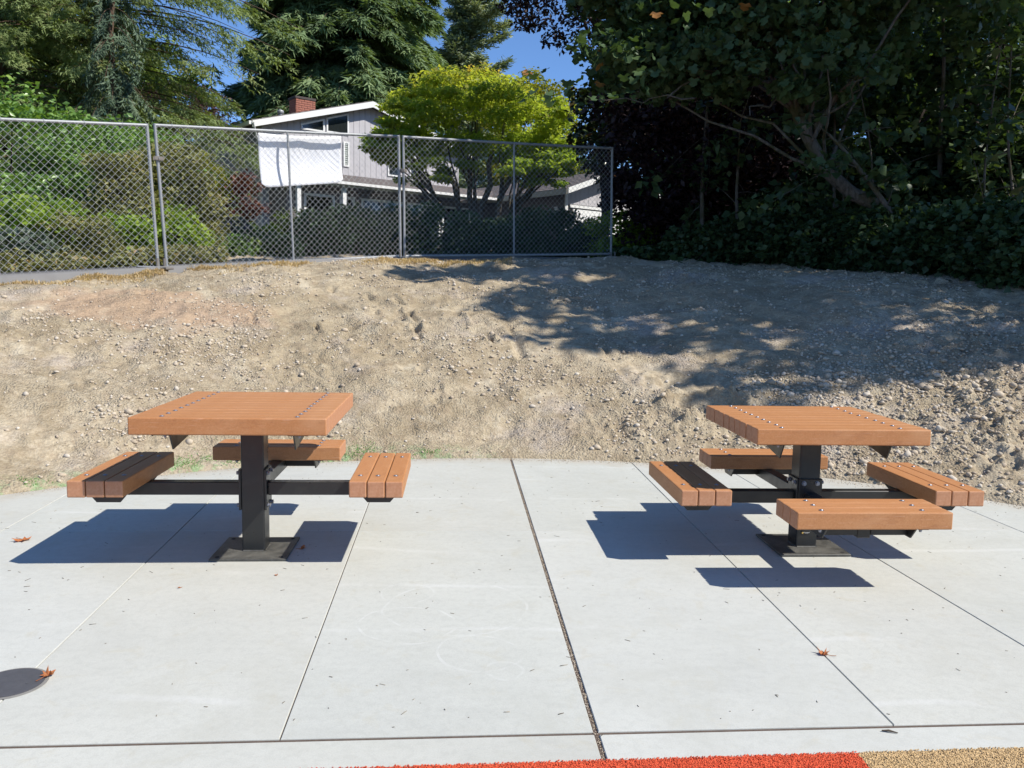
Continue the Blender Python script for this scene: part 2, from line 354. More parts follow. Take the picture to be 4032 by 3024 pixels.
def curve(p0, p1, bend=(0,0,0), n_=7, wob=0., rng=None):
    t = np.linspace(0, 1, n_)[:, None]; p0 = np.asarray(p0, float); p1 = np.asarray(p1, float)
    P = p0*(1-t)+p1*t+np.asarray(bend)*4*t*(1-t)
    if wob and rng is not None: P[1:-1] += rng.normal(0, wob, (n_-2, 3))
    return P

# ------------------------------------------------------------------ terrain shape
PC = np.array([.16, 2.0]); PR = 4.70
TH = np.array([-180,-90,-60,-38.7,-28.6,-18.8,-9.9,-1,9.9,18,27,36.8,50,90,180.])
RC = np.array([9.5, 9.5, 9.5, 9.7, 10.05, 10.5, 10.8, 11.0,11.5,11.0,10.1,9.4,9.0, 9., 9.5])
ZC = np.array([0., .3, 1.1, 1.31, 1.49, 1.66, 1.76, 1.84,1.86,1.76,1.58,1.32,1.2, .6, 0.])
ZF = np.array([0., .8, 1.8, 1.9, 2.0, 2.0, 2.0, 2.0,2.0,2.0,2.0,1.9,1.8,.9, 0.])
def sinterp(x, X, Y):   # smooth-ish interpolation
    return (np.interp(x-3, X, Y)+np.interp(x, X, Y)*2+np.interp(x+3, X, Y))/4
def zbase(x, y):
    x = np.asarray(x, float); y = np.asarray(y, float)
    dx, dy = x-PC[0], y-PC[1]; r = np.hypot(dx, dy); th = np.degrees(np.arctan2(dx, dy))
    rc, zc, zf = sinterp(th, TH, RC), sinterp(th, TH, ZC), sinterp(th, TH, ZF)
    t = np.clip((r-PR)/(rc-PR), 0, 1); z = zc*(1-(1-t)**1.5)
    z = np.where(r > rc, zc+(zf-zc)*(1-np.exp(-np.maximum(r-rc, 0)/3.2)), z)
    return np.where(r < PR, -.02, z)
def gz(x, y): return float(zbase(x, y))

# far ground: one sheet to the horizon, a hand below the dirt and the patio
rad = np.concatenate([np.linspace(0, 16, 60), np.geomspace(16.5, 900, 45)]); ang = np.linspace(-math.pi, math.pi, 161)
RR, AA = np.meshgrid(rad, ang, indexing='ij'); X = PC[0]+RR*np.sin(AA); Y = PC[1]+RR*np.cos(AA)
Z = zbase(X, Y)+fbm(X, Y, .35, 3, 5)*.12*np.clip((RR-12)/4, 0, 1)
Z = Z-np.where((RR < 13.9) & (np.abs(AA) < 1.2), .22, np.where(RR < 5.2, .16, .0))
def grid_faces(a, b):
    i = np.arange(a-1)[:, None]*b; j = np.arange(b-1)[None]; return np.stack([i+j, i+b+j, i+b+j+1, i+j+1], -1).reshape(-1, 4)
me = np_mesh('ground', np.stack([X, Y, Z], -1).reshape(-1, 3), [grid_faces(*RR.shape)[:, ::-1]], 'soil', smooth=True)
ground = obj('ground', me, kind='structure')

# dirt slope
NR, NA = 390, 600
rr_ = PR-.12+(14.6-PR+.12)*np.linspace(0, 1, NR)**1.12; aa_ = np.radians(np.linspace(-54, 54, NA))
RR, AA = np.meshgrid(rr_, aa_, indexing='ij'); X = PC[0]+RR*np.sin(AA); Y = PC[1]+RR*np.cos(AA)
def dirt_z(X, Y):
    rr = np.hypot(X-PC[0], Y-PC[1]); e = np.clip((rr-PR-.02)/.35, 0, 1)
    z = zbase(X, Y)
    rough = np.clip(.30+2.6*fbm(X, Y, .8, 2, 91)+.25*np.clip((X-1)/3, 0, 1), .15, 1.2)
    d = fbm(X, Y, .75, 3, 11)*.10+fbm(X, Y, 3.1, 3, 23)*.055+fbm(X, Y, 11, 3, 37)*.030*(.5+rough)+np.maximum(fbm(X, Y, 22, 2, 51)-.05, 0)*.055*rough
    cl = np.clip(fbm(X, Y, 15, 2, 131)*2.2, -.6, 1); d = d+.016*np.where(cl > .12, np.sqrt(np.clip(cl-.12, 0, 1)), 0)*(.4+rough)
    d = d-np.abs(fbm(X+.3*Y, Y*.25, 2.2, 2, 77))*.05*np.clip((rr-5.3)/1, 0, 1)
    for (x0, y0, x1, y1, w, dp) in RUTS:
        vx, vy = x1-x0, y1-y0; L2 = vx*vx+vy*vy; t = np.clip(((X-x0)*vx+(Y-y0)*vy)/L2, 0, 1)
        ww = w*(.7+.9*np.abs(fbm(X, Y, 5, 2, 8))); q = np.hypot(X-x0-t*vx, Y-y0-t*vy)+fbm(X, Y, 9, 2, 3)*.05
        br = np.clip(.55+2.4*fbm(X, Y, 4.5, 2, 6), 0, 1.2); d = d-dp*np.exp(-(q/ww)**2)*br+dp*.45*np.exp(-((q-1.9*ww)/ww)**2)*br*(.5+2*np.abs(fbm(X, Y, 13, 2, 9)))
    z = z+d*e+.014*np.clip((rr-PR)/.05, 0, 1)
    return np.where(rr < PR-.01, -.05, np.where(rr < PR+.5, np.maximum(z, -.012+.03*np.clip((rr-PR)/.4, 0, 1)), z))
RUTS = [(-1.45,10.1,-1.0,9.1,.035,.11), (-1.75,10.1,-1.5,9.2,.035,.09), (-.95,8.3,-.62,7.35,.04,.13), (-1.05,9.0,-.85,8.2,.035,.09), (-2.2,10.2,-1.9,9.5,.03,.05), (-.5,9.4,-.2,8.6,.035,.08), (-2.1,8.9,-2.0,8.6,.03,.06), (-3.0,9.6,-2.7,8.7,.03,.04),
        (1.55,7.35,1.95,7.28,.10,.16), (-.2,9.8,.1,8.4,.05,.035), (.9,8.8,1.2,7.6,.06,.04)]
Z = dirt_z(X, Y)
Z[-25:] -= np.linspace(0, .25, 25)[:, None]
slope = obj('dirt_slope', np_mesh('dirt_slope', np.stack([X, Y, Z], -1).reshape(-1, 3), [grid_faces(NR, NA)[:, ::-1]], 'dirt', smooth=True), kind='structure')

# loose gravel
def ico():
    bm = bmesh.new(); bmesh.ops.create_icosphere(bm, subdivisions=1, radius=1); V = np.array([v.co[:] for v in bm.verts]); F = np.array([[v.index for v in f.verts] for f in bm.faces]); bm.free(); return V, F
IV, IF = ico()
OV = np.array([[1,0,0],[-.5,.87,0],[-.5,-.87,0],[.1,.1,.9],[0,0,-.9]]); OF = np.array([[0,1,3],[1,2,3],[2,0,3],[1,0,4],[2,1,4],[0,2,4]])
def rocks(rng, P, S, name, mat, IV=None, IF=None):
    IV = OV if IV is None else IV; IF = OF if IF is None else IF
    n_ = len(P); V = IV[None]*(1+rng.uniform(-.28, .28, (n_, len(IV), 1))); V = V*rng.uniform(.6, 1.2, (n_, 1, 3))*np.array([1, 1, .75])
    a = rng.uniform(0, 6.28, n_); ca, sa = np.cos(a)[:, None], np.sin(a)[:, None]
    x = V[..., 0]*ca-V[..., 1]*sa; y = V[..., 0]*sa+V[..., 1]*ca
    V = np.stack([x, y, V[..., 2]], -1)*S[:, None, None]+P[:, None]
    F = IF[None]+(np.arange(n_)*len(IV))[:, None, None]
    return np_mesh(name, V.reshape(-1, 3), [F.reshape(-1, 3)], mat, v=np.repeat(rng.random(n_), len(IV)))
rng = np.random.default_rng(4)
def GP(x, y): return sum(a_*np.exp(-((x-cx)**2/(sx*sx)+(y-cy)**2/(sy*sy))) for cx, cy, sx, sy, a_ in ((-3.0,7.9,.75,.35,1.3),(-.5,8.5,.5,.55,1.),(-2.75,9.3,.35,.6,.8),(.9,7.6,.7,.5,.8),(-3.1,6.3,.4,.4,.9),(.1,8.0,.3,.3,.9),(2.9,7.0,1.,.9,.6)))
def scatter(rng, n_, amax=46, rmax=12.5):
    a = np.radians(rng.uniform(-amax, amax, n_)); r = np.sqrt(rng.uniform((PR+.03)**2, rmax**2, n_)); return PC[0]+r*np.sin(a), PC[1]+r*np.cos(a), r
x, y, r = scatter(rng, 150000)
dens = np.clip(.06+1.9*fbm(x, y, 1.2, 3, 61)+.35*np.clip((x-.5)/2, 0, 1)*(r < 8)+.5*((x > 2) & (r < 6.6))+GP(x, y), .09, 1.6)*np.clip(1.25-(r-5)/9, .3, 1)
k = rng.random(len(x)) < dens*.8; x, y, r = x[k], y[k], r[k]
S = np.clip(rng.lognormal(math.log(.0080), .5, len(x)), .0035, .034)*(1+.2*((x > 2) & (r < 6.8)))

PP = np.stack([x, y, dirt_z(x, y)+S*.25], -1); bg_ = S > .0105
gravel = obj('gravel', rocks(rng, PP[~bg_], S[~bg_]*1.15, 'gravel', 'stone')); tag(gravel, 'fine tan and grey gravel strewn over the dirt slope', 'gravel', kind='stuff')
gravel = obj('pebbles', rocks(rng, PP[bg_], S[bg_], 'pebbles', 'stone', IV, IF)); tag(gravel, 'larger rounded pebbles and clods lying on the dirt slope', 'pebbles', kind='stuff')

# dry straw along the crest by the fence and green shoots beside the patio
def blades(rng, P, L, w, lean, mat, name):
    n_ = len(P); a = rng.uniform(0, 6.28, n_); d = np.stack([np.cos(a), np.sin(a), np.zeros(n_)], -1); s = np.stack([-np.sin(a), np.cos(a), np.zeros(n_)], -1)
    l = L*rng.uniform(.5, 1.3, n_)[:, None]; up_ = np.array([0, 0, 1.])
    q = rng.uniform(.2, 1, n_)[:, None]*lean
    p1 = P+l*.5*(d*q*.6+up_*(1-.5*q)); p2 = P+l*(d*q+up_*(1-q)*.8)
    V = np.stack([P-s*w, P+s*w, p1+s*w*.8, p1-s*w*.8, p2], 1).reshape(-1, 3); o = (np.arange(n_)*5)[:, None]
    return np_mesh(name, V, [o+np.array([[0, 1, 2, 3]]), o+np.array([[3, 2, 4]])], mat, v=np.repeat(rng.random(n_), 5))
a = np.radians(rng.uniform(-50, -1, 34000)); th = np.degrees(a); r = sinterp(th, TH, RC)-.12+rng.normal(0, .26, len(a))-.1*(th > -25); x, y = PC[0]+r*np.sin(a), PC[1]+r*np.cos(a)
k = fbm(x, y, 1.9, 3, 71)+.12*rng.random(len(x)) > .10; x, y = x[k], y[k]
g = obj('dry_grass', blades(rng, np.stack([x, y, dirt_z(x, y)+.004], -1), .08, .0034, 1.1, 'grass_dry', 'dry_grass')); tag(g, 'strip of dry straw coloured grass along the foot of the fence', 'grass', kind='stuff')
a = np.radians(rng.uniform(-45, -6, 3000)); r = PR+.03+np.abs(rng.normal(0, .10, len(a))); x, y = PC[0]+r*np.sin(a), PC[1]+r*np.cos(a)
k = fbm(x, y, 3.5, 3, 81) > .12; x, y = x[k], y[k]
g = obj('grass_shoots', blades(rng, np.stack([x, y, dirt_z(x, y)], -1), .018, .0035, .8, 'grass_green', 'grass_shoots')); tag(g, 'thin line of bright green shoots along the edge of the patio', 'grass', kind='stuff')

# paved path beyond the fence
pts = []
for th, rin, w in ((-52, 9.75, .40), (-38, 9.82, .36), (-28, 10.12, .34), (-18, 10.68, .40), (-10, 11.35, .5), (-6, 12.1, .6), (-3, 12.5, .8), (4, 13.3, 1.3), (9, 14.6, 1.5), (14, 16.4, 1.6), (18, 18.2, 1.6)):
    for q in (rin, rin+w):
        a = R(th); X_, Y_ = PC[0]+q*math.sin(a), PC[1]+q*math.cos(a); pts.append((X_, Y_, gz(X_, Y_)+.07))
P_ = np.array(pts); nP = len(P_)//2
F = [[2*i, 2*i+1, 2*i+3, 2*i+2] for i in range(nP-1)]
V = np.concatenate([P_, P_-np.array([0, 0, .3])]); o_ = len(P_)
F += [[2*i, 2*i+2, 2*i+2+o_, 2*i+o_] for i in range(nP-1)]+[[2*i+3, 2*i+1, 2*i+1+o_, 2*i+3+o_] for i in range(nP-1)]
obj('path', np_mesh('path', V, [np.array(F)], 'path'), kind='structure')

# ------------------------------------------------------------------ patio of concrete slabs
def clip(poly, nx, ny, c):       # keep nx*x+ny*y >= c
    out = []
    for i in range(len(poly)):
        p, q = poly[i], poly[(i+1) % len(poly)]; a = nx*p[0]+ny*p[1]-c; b = nx*q[0]+ny*q[1]-c
        if a >= 0: out.append(p)
        if (a >= 0) != (b >= 0): t = a/(a-b); out.append((p[0]+t*(q[0]-p[0]), p[1]+t*(q[1]-p[1])))
    return out
def split(polys, p, q, gap, cond=lambda c: True):
    dx, dy = q[0]-p[0], q[1]-p[1]; L = math.hypot(dx, dy); nx, ny = -dy/L, dx/L; c = nx*p[0]+ny*p[1]; out = []
    for po in polys:
        cen = (sum(a[0] for a in po)/len(po), sum(a[1] for a in po)/len(po))
        if not cond(cen): out.append(po); continue
        for s in (1, -1):
            r_ = clip(po, s*nx, s*ny, s*c+gap/2)
            if len(r_) > 2: out.append(r_)
    return out
RUB = ((-.485, 2.223), (1.568, 2.397)); CRS = ((-1.471, 2.303), (1.653, 2.543))
disc = [(PC[0]+(PR+.012*math.sin(5*a)+.008*math.sin(13*a))*math.cos(a), PC[1]+(PR+.012*math.sin(5*a)+.008*math.sin(13*a))*math.sin(a)) for a in np.linspace(0, 2*math.pi, 120, endpoint=False)]
nx, ny = -(RUB[1][1]-RUB[0][1]), RUB[1][0]-RUB[0][0]; L = math.hypot(nx, ny); nx, ny = nx/L, ny/L
polys = [clip(disc, nx, ny, nx*RUB[0][0]+ny*RUB[0][1])]
polys = split(polys, *CRS, .019); polys = split(polys, (-.001, 6.70), (.286, 2.30), .016)
back = lambda c: c[1] > 2.30+(c[0]+1.471)*.0768+.06
G4 = ((1.905, 4.30), (2.0, 3.35)); G5 = ((2.95, 5.35), (3.10, 3.6))
for p, q in (((-1.892, 5.13), (-1.657, 2.82)), ((-.892, 5.141), (-.677, 2.374)), ((.968, 6.649), (1.227, 2.525)), G4, G5, ((-2.85, 5.2), (-2.6, 2.8))): polys = split(polys, p, q, .004, back)
polys = split(polys, (-2.529, 4.455), (2.576, 4.785), .0022, back)
patio = thing('patio', None, None); patio['kind'] = 'structure'; del_ = [k for k in ('label', 'category') if k in patio]
def offset(po, d):
    n_ = len(po); out = []
    for i in range(n_):
        a, b, c = po[i-1], po[i], po[(i+1) % n_]
        e1 = np.array([b[0]-a[0], b[1]-a[1]]); e2 = np.array([c[0]-b[0], c[1]-b[1]]); e1 = e1/(np.linalg.norm(e1)+1e-9); e2 = e2/(np.linalg.norm(e2)+1e-9)
        n1 = np.array([-e1[1], e1[0]]); n2 = np.array([-e2[1], e2[0]]); m_ = n1+n2; m_ = m_/(np.linalg.norm(m_)+1e-9); q = max(.35, float(m_@n1)); out.append((b[0]+m_[0]*d/q, b[1]+m_[1]*d/q))
    return out
random.seed(3)
for i, po in enumerate(polys):
    if len(po) < 3: continue
    ar = sum(po[j-1][0]*po[j][1]-po[j][0]*po[j-1][1] for j in range(len(po)))
    if ar < 0: po = po[::-1]
    if abs(ar) < .01: continue
    cl = [po[0]]
    for q in po[1:]:
        if math.hypot(q[0]-cl[-1][0], q[1]-cl[-1][1]) > .004: cl.append(q)
    po = cl; k = len(po); dz = random.uniform(-.0012, 0)
    inn = offset(po, .0022); V = [(*p, dz) for p in inn]+[(*p, dz-.003) for p in po]+[(*p, -.12) for p in po]
    q4 = [[j, j+k, (j+1) % k+k, (j+1) % k][::-1] for j in range(k)]+[[j+k, j+2*k, (j+1) % k+2*k, (j+1) % k+k][::-1] for j in range(k)]
    me = bpy.data.meshes.new('slab'); me.from_pydata(V, [], [list(range(k))]+q4); me.materials.append(CONC[i % 3]); me.update()
    obj('slab', me, patio)
fill = [(PC[0]+(PR-.02)*math.cos(a), PC[1]+(PR-.02)*math.sin(a)) for a in np.linspace(0, 2*math.pi, 90, endpoint=False)]
fill = clip(fill, nx, ny, nx*RUB[0][0]+ny*RUB[0][1]+.004)
me = bpy.data.meshes.new('joint_filler'); me.from_pydata([(*p, -.0065) for p in fill], [], [list(range(len(fill)))]); me.materials.append(MATS['joint_fill']); me.update()
obj('joint_filler', me, patio)
# grit lying in the wide joint
rng = np.random.default_rng(8); t = rng.uniform(0, 1, 1900)**.8; off = rng.normal(0, .004, len(t))
gx_, gy_ = -.001+.287*t+off, 6.70-4.4*t; P = np.stack([gx_, gy_, np.full(len(t), -.0065)+rng.uniform(0, .004, len(t))], -1)
k = (np.abs(off) < .0075); P = P[k]
gme = rocks(rng, P, rng.uniform(.0015, .0035, len(P)), 'joint_grit', 'stone'); o = obj('joint_grit', gme, patio, kind='stuff')

rng = np.random.default_rng(88); n_ = 2600; a = np.radians(rng.uniform(-46, 47, n_)); r_s = PR-np.abs(rng.normal(0, .05, n_))-.002; r_s = r_s-.10*np.clip(vnoise(a*9, a*0, 4)*2, 0, 1)*rng.random(n_)
S_s = rng.uniform(.0015, .0055, n_); P = np.stack([PC[0]+r_s*np.sin(a), PC[1]+r_s*np.cos(a), S_s*.3], -1)
g = obj('spilled_grit', rocks(rng, P, S_s, 'spilled_grit', 'stone')); tag(g, 'grit spilled from the slope onto the back edge of the concrete', 'grit', kind='stuff')
# rubber play surface in front
def poly_obj(name, pts, z, mat):
    me = bpy.data.meshes.new(name); me.from_pydata([(*p, z) for p in pts], [], [list(range(len(pts)))]); me.materials.append(MATS[mat]); me.update(); return obj(name, me, kind='structure')
yl = lambda x: RUB[0][1]+(x-RUB[0][0])*(RUB[1][1]-RUB[0][1])/(RUB[1][0]-RUB[0][0])-.002
poly_obj('rubber_surface_red', [(-9, -12), (1.0, -12), (1.062, 1.6), (1.045, yl(1.045)), (-9, yl(-9))], -.001, 'rubber_red')
poly_obj('rubber_surface_beige', [(1.0, -12), (9, -12), (9, yl(9)), (1.045, yl(1.045)), (1.062, 1.6)], -.001, 'rubber_beige')
for nm, x0, x1, mt, sd in (('red_rubber_granules', -1.3, 1.045, 'rubber_red', 1), ('beige_rubber_granules', 1.045, 2.2, 'rubber_beige', 2)):
    rng = np.random.default_rng(sd); n_ = int((x1-x0)*8000); x = rng.uniform(x0, x1, n_); y = yl(x)+.004-rng.uniform(0, .17, n_)
    S = rng.uniform(.0016, .0032, n_); P = np.stack([x+rng.normal(0, .004, n_), y, rng.uniform(-.001, .0015, n_)], -1)
    T = np.array([[1,0,0],[-1,0,0],[0,1,0],[0,-1,0],[0,0,1.]]); V = T[None]*rng.uniform(.6, 1.4, (n_, 5, 1))*S[:, None, None]
    a = rng.uniform(0, 6.28, n_); ca, sa = np.cos(a)[:, None], np.sin(a)[:, None]; V = np.stack([V[..., 0]*ca-V[..., 1]*sa, V[..., 0]*sa+V[..., 1]*ca, V[..., 2]], -1)+P[:, None]
    F = np.array([[0,2,4],[2,1,4],[1,3,4],[3,0,4]])[None]+(np.arange(n_)*5)[:, None, None]
    g = obj(nm, np_mesh(nm, V.reshape(-1, 3), [F.reshape(-1, 3)], mt)); g['kind'] = 'stuff'
    tag(g, 'coarse red rubber crumb of the play surface before the patio' if sd == 1 else 'coarse beige rubber crumb at the right end of the play surface', 'rubber crumb')

# ------------------------------------------------------------------ picnic tables
def copy_me(o, parent, loc=None, rot=None):
    c = o.copy(); C.objects.link(c); c.parent = parent
    if loc is not None: c.location = loc
    if rot is not None: c.rotation_euler = rot
    return c
def plank_mesh(L, w, t):
    bm = bmesh.new(); box_bm(bm, -L/2, L/2, -w/2, w/2, -t, 0, .0055, 2)
    for f in bm.faces:
        f.material_index = 1 if abs(f.normal.x) > .9 else 0; f.smooth = False
    return bm_mesh('plank', bm, ['lumber', 'lumber_end'])
bm = bmesh.new(); cyl_bm(bm, (0,0,.0010), .0115, .0018, 12); cyl_bm(bm, (0,0,.0032), .0075, .003, 10, r2=.005); BOLT = bm_mesh('bolt', bm, 'bolt_metal')
bm = bmesh.new(); cyl_bm(bm, (0,0,.002), .013, .003, 12); cyl_bm(bm, (0,0,.008), .010, .011, 6); HEX = bm_mesh('bolt', bm, 'bolt_metal')
bm = bmesh.new(); cyl_bm(bm, (0,0,-.008), .006, .016, 8); cyl_bm(bm, (0,0,-.005), .009, .007, 6); NUT = bm_mesh('nut', bm, 'bolt_metal')
def picnic_table(loc, rz, a, b, nplank, zt, zs, seats, label, mirror_gap):
    t = thing('picnic_table', label, 'picnic table', loc, rz, 'square pedestal picnic tables on the patio')
    tt, ts, c, so, sw, sl = .0786, .0792, .0571, .5155, .2569, .3588
    pitch = 2*b/nplank; pm = plank_mesh(2*a, pitch-mirror_gap, tt)
    xb = a-.135; jit = .0008 if mirror_gap < .002 else .0035
    for i in range(nplank):
        y = -b+pitch*(i+.5)
        p = obj('tabletop_plank', pm, t, (random.uniform(-jit, jit), y, zt+random.uniform(-.0008, .0008)))
        for s in (-1, 1): obj('bolt', BOLT, p, (s*xb+random.uniform(-.002, .002), 0, .0002))
    # cross members under the top: angle irons with slanted ends
    for s in (-1, 1):
        bm = bmesh.new(); z1 = zt-tt; e = b-.035
        box_bm(bm, s*xb-.045, s*xb+.045, -e, e, z1-.007, z1-.0005)
        prism_bm(bm, [(s*(xb-.028), -e+.03, z1-.0075), (s*(xb-.028), -e+.075, z1-.084), (s*(xb-.028), -.12, z1-.050), (s*(xb-.028), .12, z1-.050), (s*(xb-.028), e-.075, z1-.084), (s*(xb-.028), e-.03, z1-.0075)], (s*.007, 0, 0))
        fr = obj('top_bracket', bm_mesh('top_bracket', bm, 'black_steel'), t)
        for q in (-1, 1): obj('nut', NUT, fr, (s*xb, q*(e-.045), z1-.0075))
    bm = bmesh.new(); box_bm(bm, -xb+.05, xb-.05, -.05, .05, zt-tt-.0075, zt-tt-.0008); obj('top_plate', bm_mesh('top_plate', bm, 'black_steel'), t)
    # post
    bm = bmesh.new(); box_bm(bm, -c, c, -c, c, .0125, zt-tt-.008, .007, 2); post = obj('post', bm_mesh('post', bm, 'black_steel'), t)
    bm = bmesh.new(); pl = .1877; box_bm(bm, -pl, pl, -pl, pl, .001, .0125, .002)
    bp = obj('base_plate', bm_mesh('base_plate', bm, 'dusty_steel'), t)
    for sx in (-1, 1):
        for sy in (-1, 1):
            bm = bmesh.new(); cyl_bm(bm, (0,0,.0002), .011, .0012, 12); obj('anchor_hole', bm_mesh('anchor_hole', bm, 'interior'), bp, (sx*.155, sy*.155, .0128))
    bm = bmesh.new()
    for s in (-1, 1):
        cyl_bm(bm, (0, s*(c+.001), .014), .0045, 2*c-.012, 6, 'x'); cyl_bm(bm, (s*(c+.001), 0, .014), .0045, 2*c-.012, 6, 'y')
    obj('weld_seam', bm_mesh('weld_seam', bm, 'dusty_steel'), bp)
    zarm = zs-ts-.0006; ah = .066; aw = .031
    pmS = plank_mesh(2*sl, sw/3-.0035, ts)
    for d in seats:       # angle of each seat seen from the post
        E = Matrix.Rotation(d, 4, 'Z')
        def place(o_): o_.matrix_local = E @ o_.matrix_local if False else E; return o_
        # arm from post to seat, with its bolted plate
        bm = bmesh.new(); box_bm(bm, c+.0125, so+sw/2+.03, -aw, aw, zarm-ah, zarm, .003)
        arm = place(obj('seat_arm', bm_mesh('seat_arm', bm, 'black_steel'), t))
        bm = bmesh.new(); box_bm(bm, c+.0006, c+.0122, -.060, .060, zarm-ah/2-.105, zarm-ah/2+.105, .002)
        mp = place(obj('mounting_plate', bm_mesh('mounting_plate', bm, 'black_steel'), t))
        for sy in (-1, 1):
            for sz in (-1, 1):
                q = obj('bolt', HEX, mp); q.matrix_local = Matrix.Translation((c+.0122, sy*.036, zarm-ah/2+sz*.083)) @ Matrix.Rotation(math.pi/2, 4, 'Y')
        # beam below the planks with a tapered plate at either end
        bm = bmesh.new(); box_bm(bm, so+sw/2-.031, so+sw/2+.031, aw+.001, sl-.156, zarm-.052, zarm-.0045, .002); box_bm(bm, so+sw/2-.031, so+sw/2+.031, -sl+.156, -aw-.001, zarm-.052, zarm-.0045, .002)
        place(obj('seat_beam', bm_mesh('seat_beam', bm, 'black_steel'), t))
        for s in (-1, 1):
            bm = bmesh.new(); x0, x1 = so+.028, so+sw-.028; y0 = s*(sl-.148)
            prism_bm(bm, [(x0, y0, zarm-.0045), (x1, y0, zarm-.0045), (x1-.045, y0, zarm-.058), (x0+.045, y0, zarm-.058)], (0, -s*.007, 0))
            box_bm(bm, x0-.01, x1+.01, min(s*(sl-.147), s*(sl-.100)), max(s*(sl-.147), s*(sl-.100)), zarm-.0045, zarm+.0002)
            ep = place(obj('seat_bracket', bm_mesh('seat_bracket', bm, 'black_steel'), t))
            for k_ in range(3): obj('nut', NUT, ep, (so+sw/6*(1+2*k_), s*(sl-.125), zarm-.0046))
        for k_ in range(3):
            p = obj('seat_plank', pmS, t)
            p.matrix_local = E @ Matrix.Translation((so+sw/6*(1+2*k_), 0, zs+random.uniform(-.0008, .0008))) @ Matrix.Rotation(math.pi/2, 4, 'Z')
            for s in (-1, 1): obj('bolt', BOLT, p, (s*(sl-.125), random.uniform(-.002, .002), .0002))
    return t, post
tL, _ = picnic_table((-1.3019, 4.1863, 0), .069, .4364, .4943, 11, .76, .442, (0, math.pi/2, math.pi), 'left picnic table with three seats and an open front side, smooth orange brown tabletop', .0012)
tR, postR = picnic_table((1.5862, 4.4194, 0), .0629, .4317, .43, 10, .7094, .3914, (0, math.pi/2, math.pi, -math.pi/2), 'right picnic table with a seat on all four sides and clear gaps between its planks', .0052)
# maker's sticker on the right table's post
bm = bmesh.new(); box_bm(bm, -.031, .015, -.0606, -.0577, .083, .099); stk = obj('maker_sticker', bm_mesh('maker_sticker', bm, 'interior'), tR)
bm = bmesh.new(); cyl_bm(bm, (-.0245, -.0611, .091), .0052, .0006, 14, 'y'); cyl_bm(bm, (-.0245, -.0615, .091), .0018, .0008, 10, 'y'); obj('sun_emblem', bm_mesh('sun_emblem', bm, 'gold'), stk)
def text_obj(name, s, size, mat, parent, loc):
    cu = bpy.data.curves.new(name, 'FONT'); cu.body = s; cu.size = size; cu.extrude = .0003; cu.align_x = 'CENTER'
    to = bpy.data.objects.new(name, cu); C.objects.link(to); bpy.context.view_layer.update()
    me = bpy.data.meshes.new_from_object(to.evaluated_get(bpy.context.evaluated_depsgraph_get())); bpy.data.objects.remove(to)
    me.materials.clear(); me.materials.append(MATS[mat]); o_ = obj(name, me, parent); o_.location = loc; o_.rotation_euler = (math.pi/2, 0, 0); return o_
text_obj('lettering', 'Tournesol', .0078, 'text_white', stk, (-.003, -.0611, .0905))
text_obj('lettering', 'SITEWORKS', .0035, 'text_white', stk, (-.003, -.0611, .0862))

# ------------------------------------------------------------------ round cover in the patio
cv = thing('access_cover', 'round dark grey utility cover set flush in the concrete', 'cover', (-1.675, 2.69, 0))
bm = bmesh.new(); cyl_bm(bm, (0,0,.0012), .117, .002, 48); obj('rim', bm_mesh('rim', bm, 'cover_rim'), cv)
bm = bmesh.new(); cyl_bm(bm, (0,0,.0036), .106, .0026, 48)
for i in (-1, 1): cyl_bm(bm, (i*.06, 0, .0056), .008, .0012, 8)
obj('lid', bm_mesh('lid', bm, 'cast_cover'), cv)

# ------------------------------------------------------------------ dry leaves and debris
LOBE = [(0,-.1),(.22,-.18),(.55,-.35),(.42,0),(.95,.05),(.6,.25),(.72,.62),(.36,.48),(.12,.62),(0,1.15),(-.12,.62),(-.36,.48),(-.72,.62),(-.6,.25),(-.95,.05),(-.42,0),(-.30,-.35),(-.22,-.18)]
def dry_leaf(loc, size, seed, label, curl=1.):
    rg = random.Random(seed); bm = bmesh.new(); c0 = bm.verts.new((0,.15,0)); vs = []
    for (x, y) in LOBE:
        r_ = math.hypot(x, y-.15); ang_ = math.atan2(y, x)
        vs.append(bm.verts.new((x*(1-.35*curl*abs(x)), y*(1-.2*curl*max(y,0)), curl*(.42*r_*r_+rg.uniform(-.12, .18)*r_+.15*math.sin(3*ang_+seed)*r_)+.04)))
    for i in range(len(vs)): bm.faces.new((c0, vs[i], vs[(i+1) % len(vs)]))
    bmesh.ops.subdivide_edges(bm, edges=bm.edges, cuts=1, use_grid_fill=True)
    for q in bm.verts: q.co = (q.co+Vector((0, 0, rg.uniform(0, .05))))*size
    zmin = min(q.co.z for q in bm.verts)
    for q in bm.verts: q.co.z -= zmin-.0008
    bmesh.ops.solidify(bm, geom=bm.faces, thickness=.0006)
    me = bm_mesh('dry_leaf', bm, 'leaf_dry'); a_ = me.attributes.new('v', 'FLOAT', 'POINT'); a_.data.foreach_set('value', [rg.random() for _ in me.vertices])
    t = thing('dry_leaf', label, 'leaf', loc, rg.uniform(0, 6), 'fallen dry leaves on the patio')
    obj('blade', me, t)
    P = [(0,0,.1*size+.001), (.1*size, -.5*size, .06*size), (.25*size, -1.0*size, .004)]; tube_obj('stalk', [(P, [.0011]*3)], 'leaf_dry', t, 5)
    return t
dry_leaf((-1.578, 2.735, .005), .042, 1, 'curled orange dry leaf lying on the edge of the round cover', 1.2)
dry_leaf((-2.566, 4.281, 0), .06, 2, 'flat reddish dry leaf beside the shadow at the left edge of the patio', .5)
dry_leaf((1.199, 3.029, 0), .038, 3, 'pale curled dry leaf on the saw cut in front of the right table', 1.1)
dry_leaf((-1.075, 4.215, 0), .028, 4, 'small brown dry leaf by the base plate of the left table', 1.)
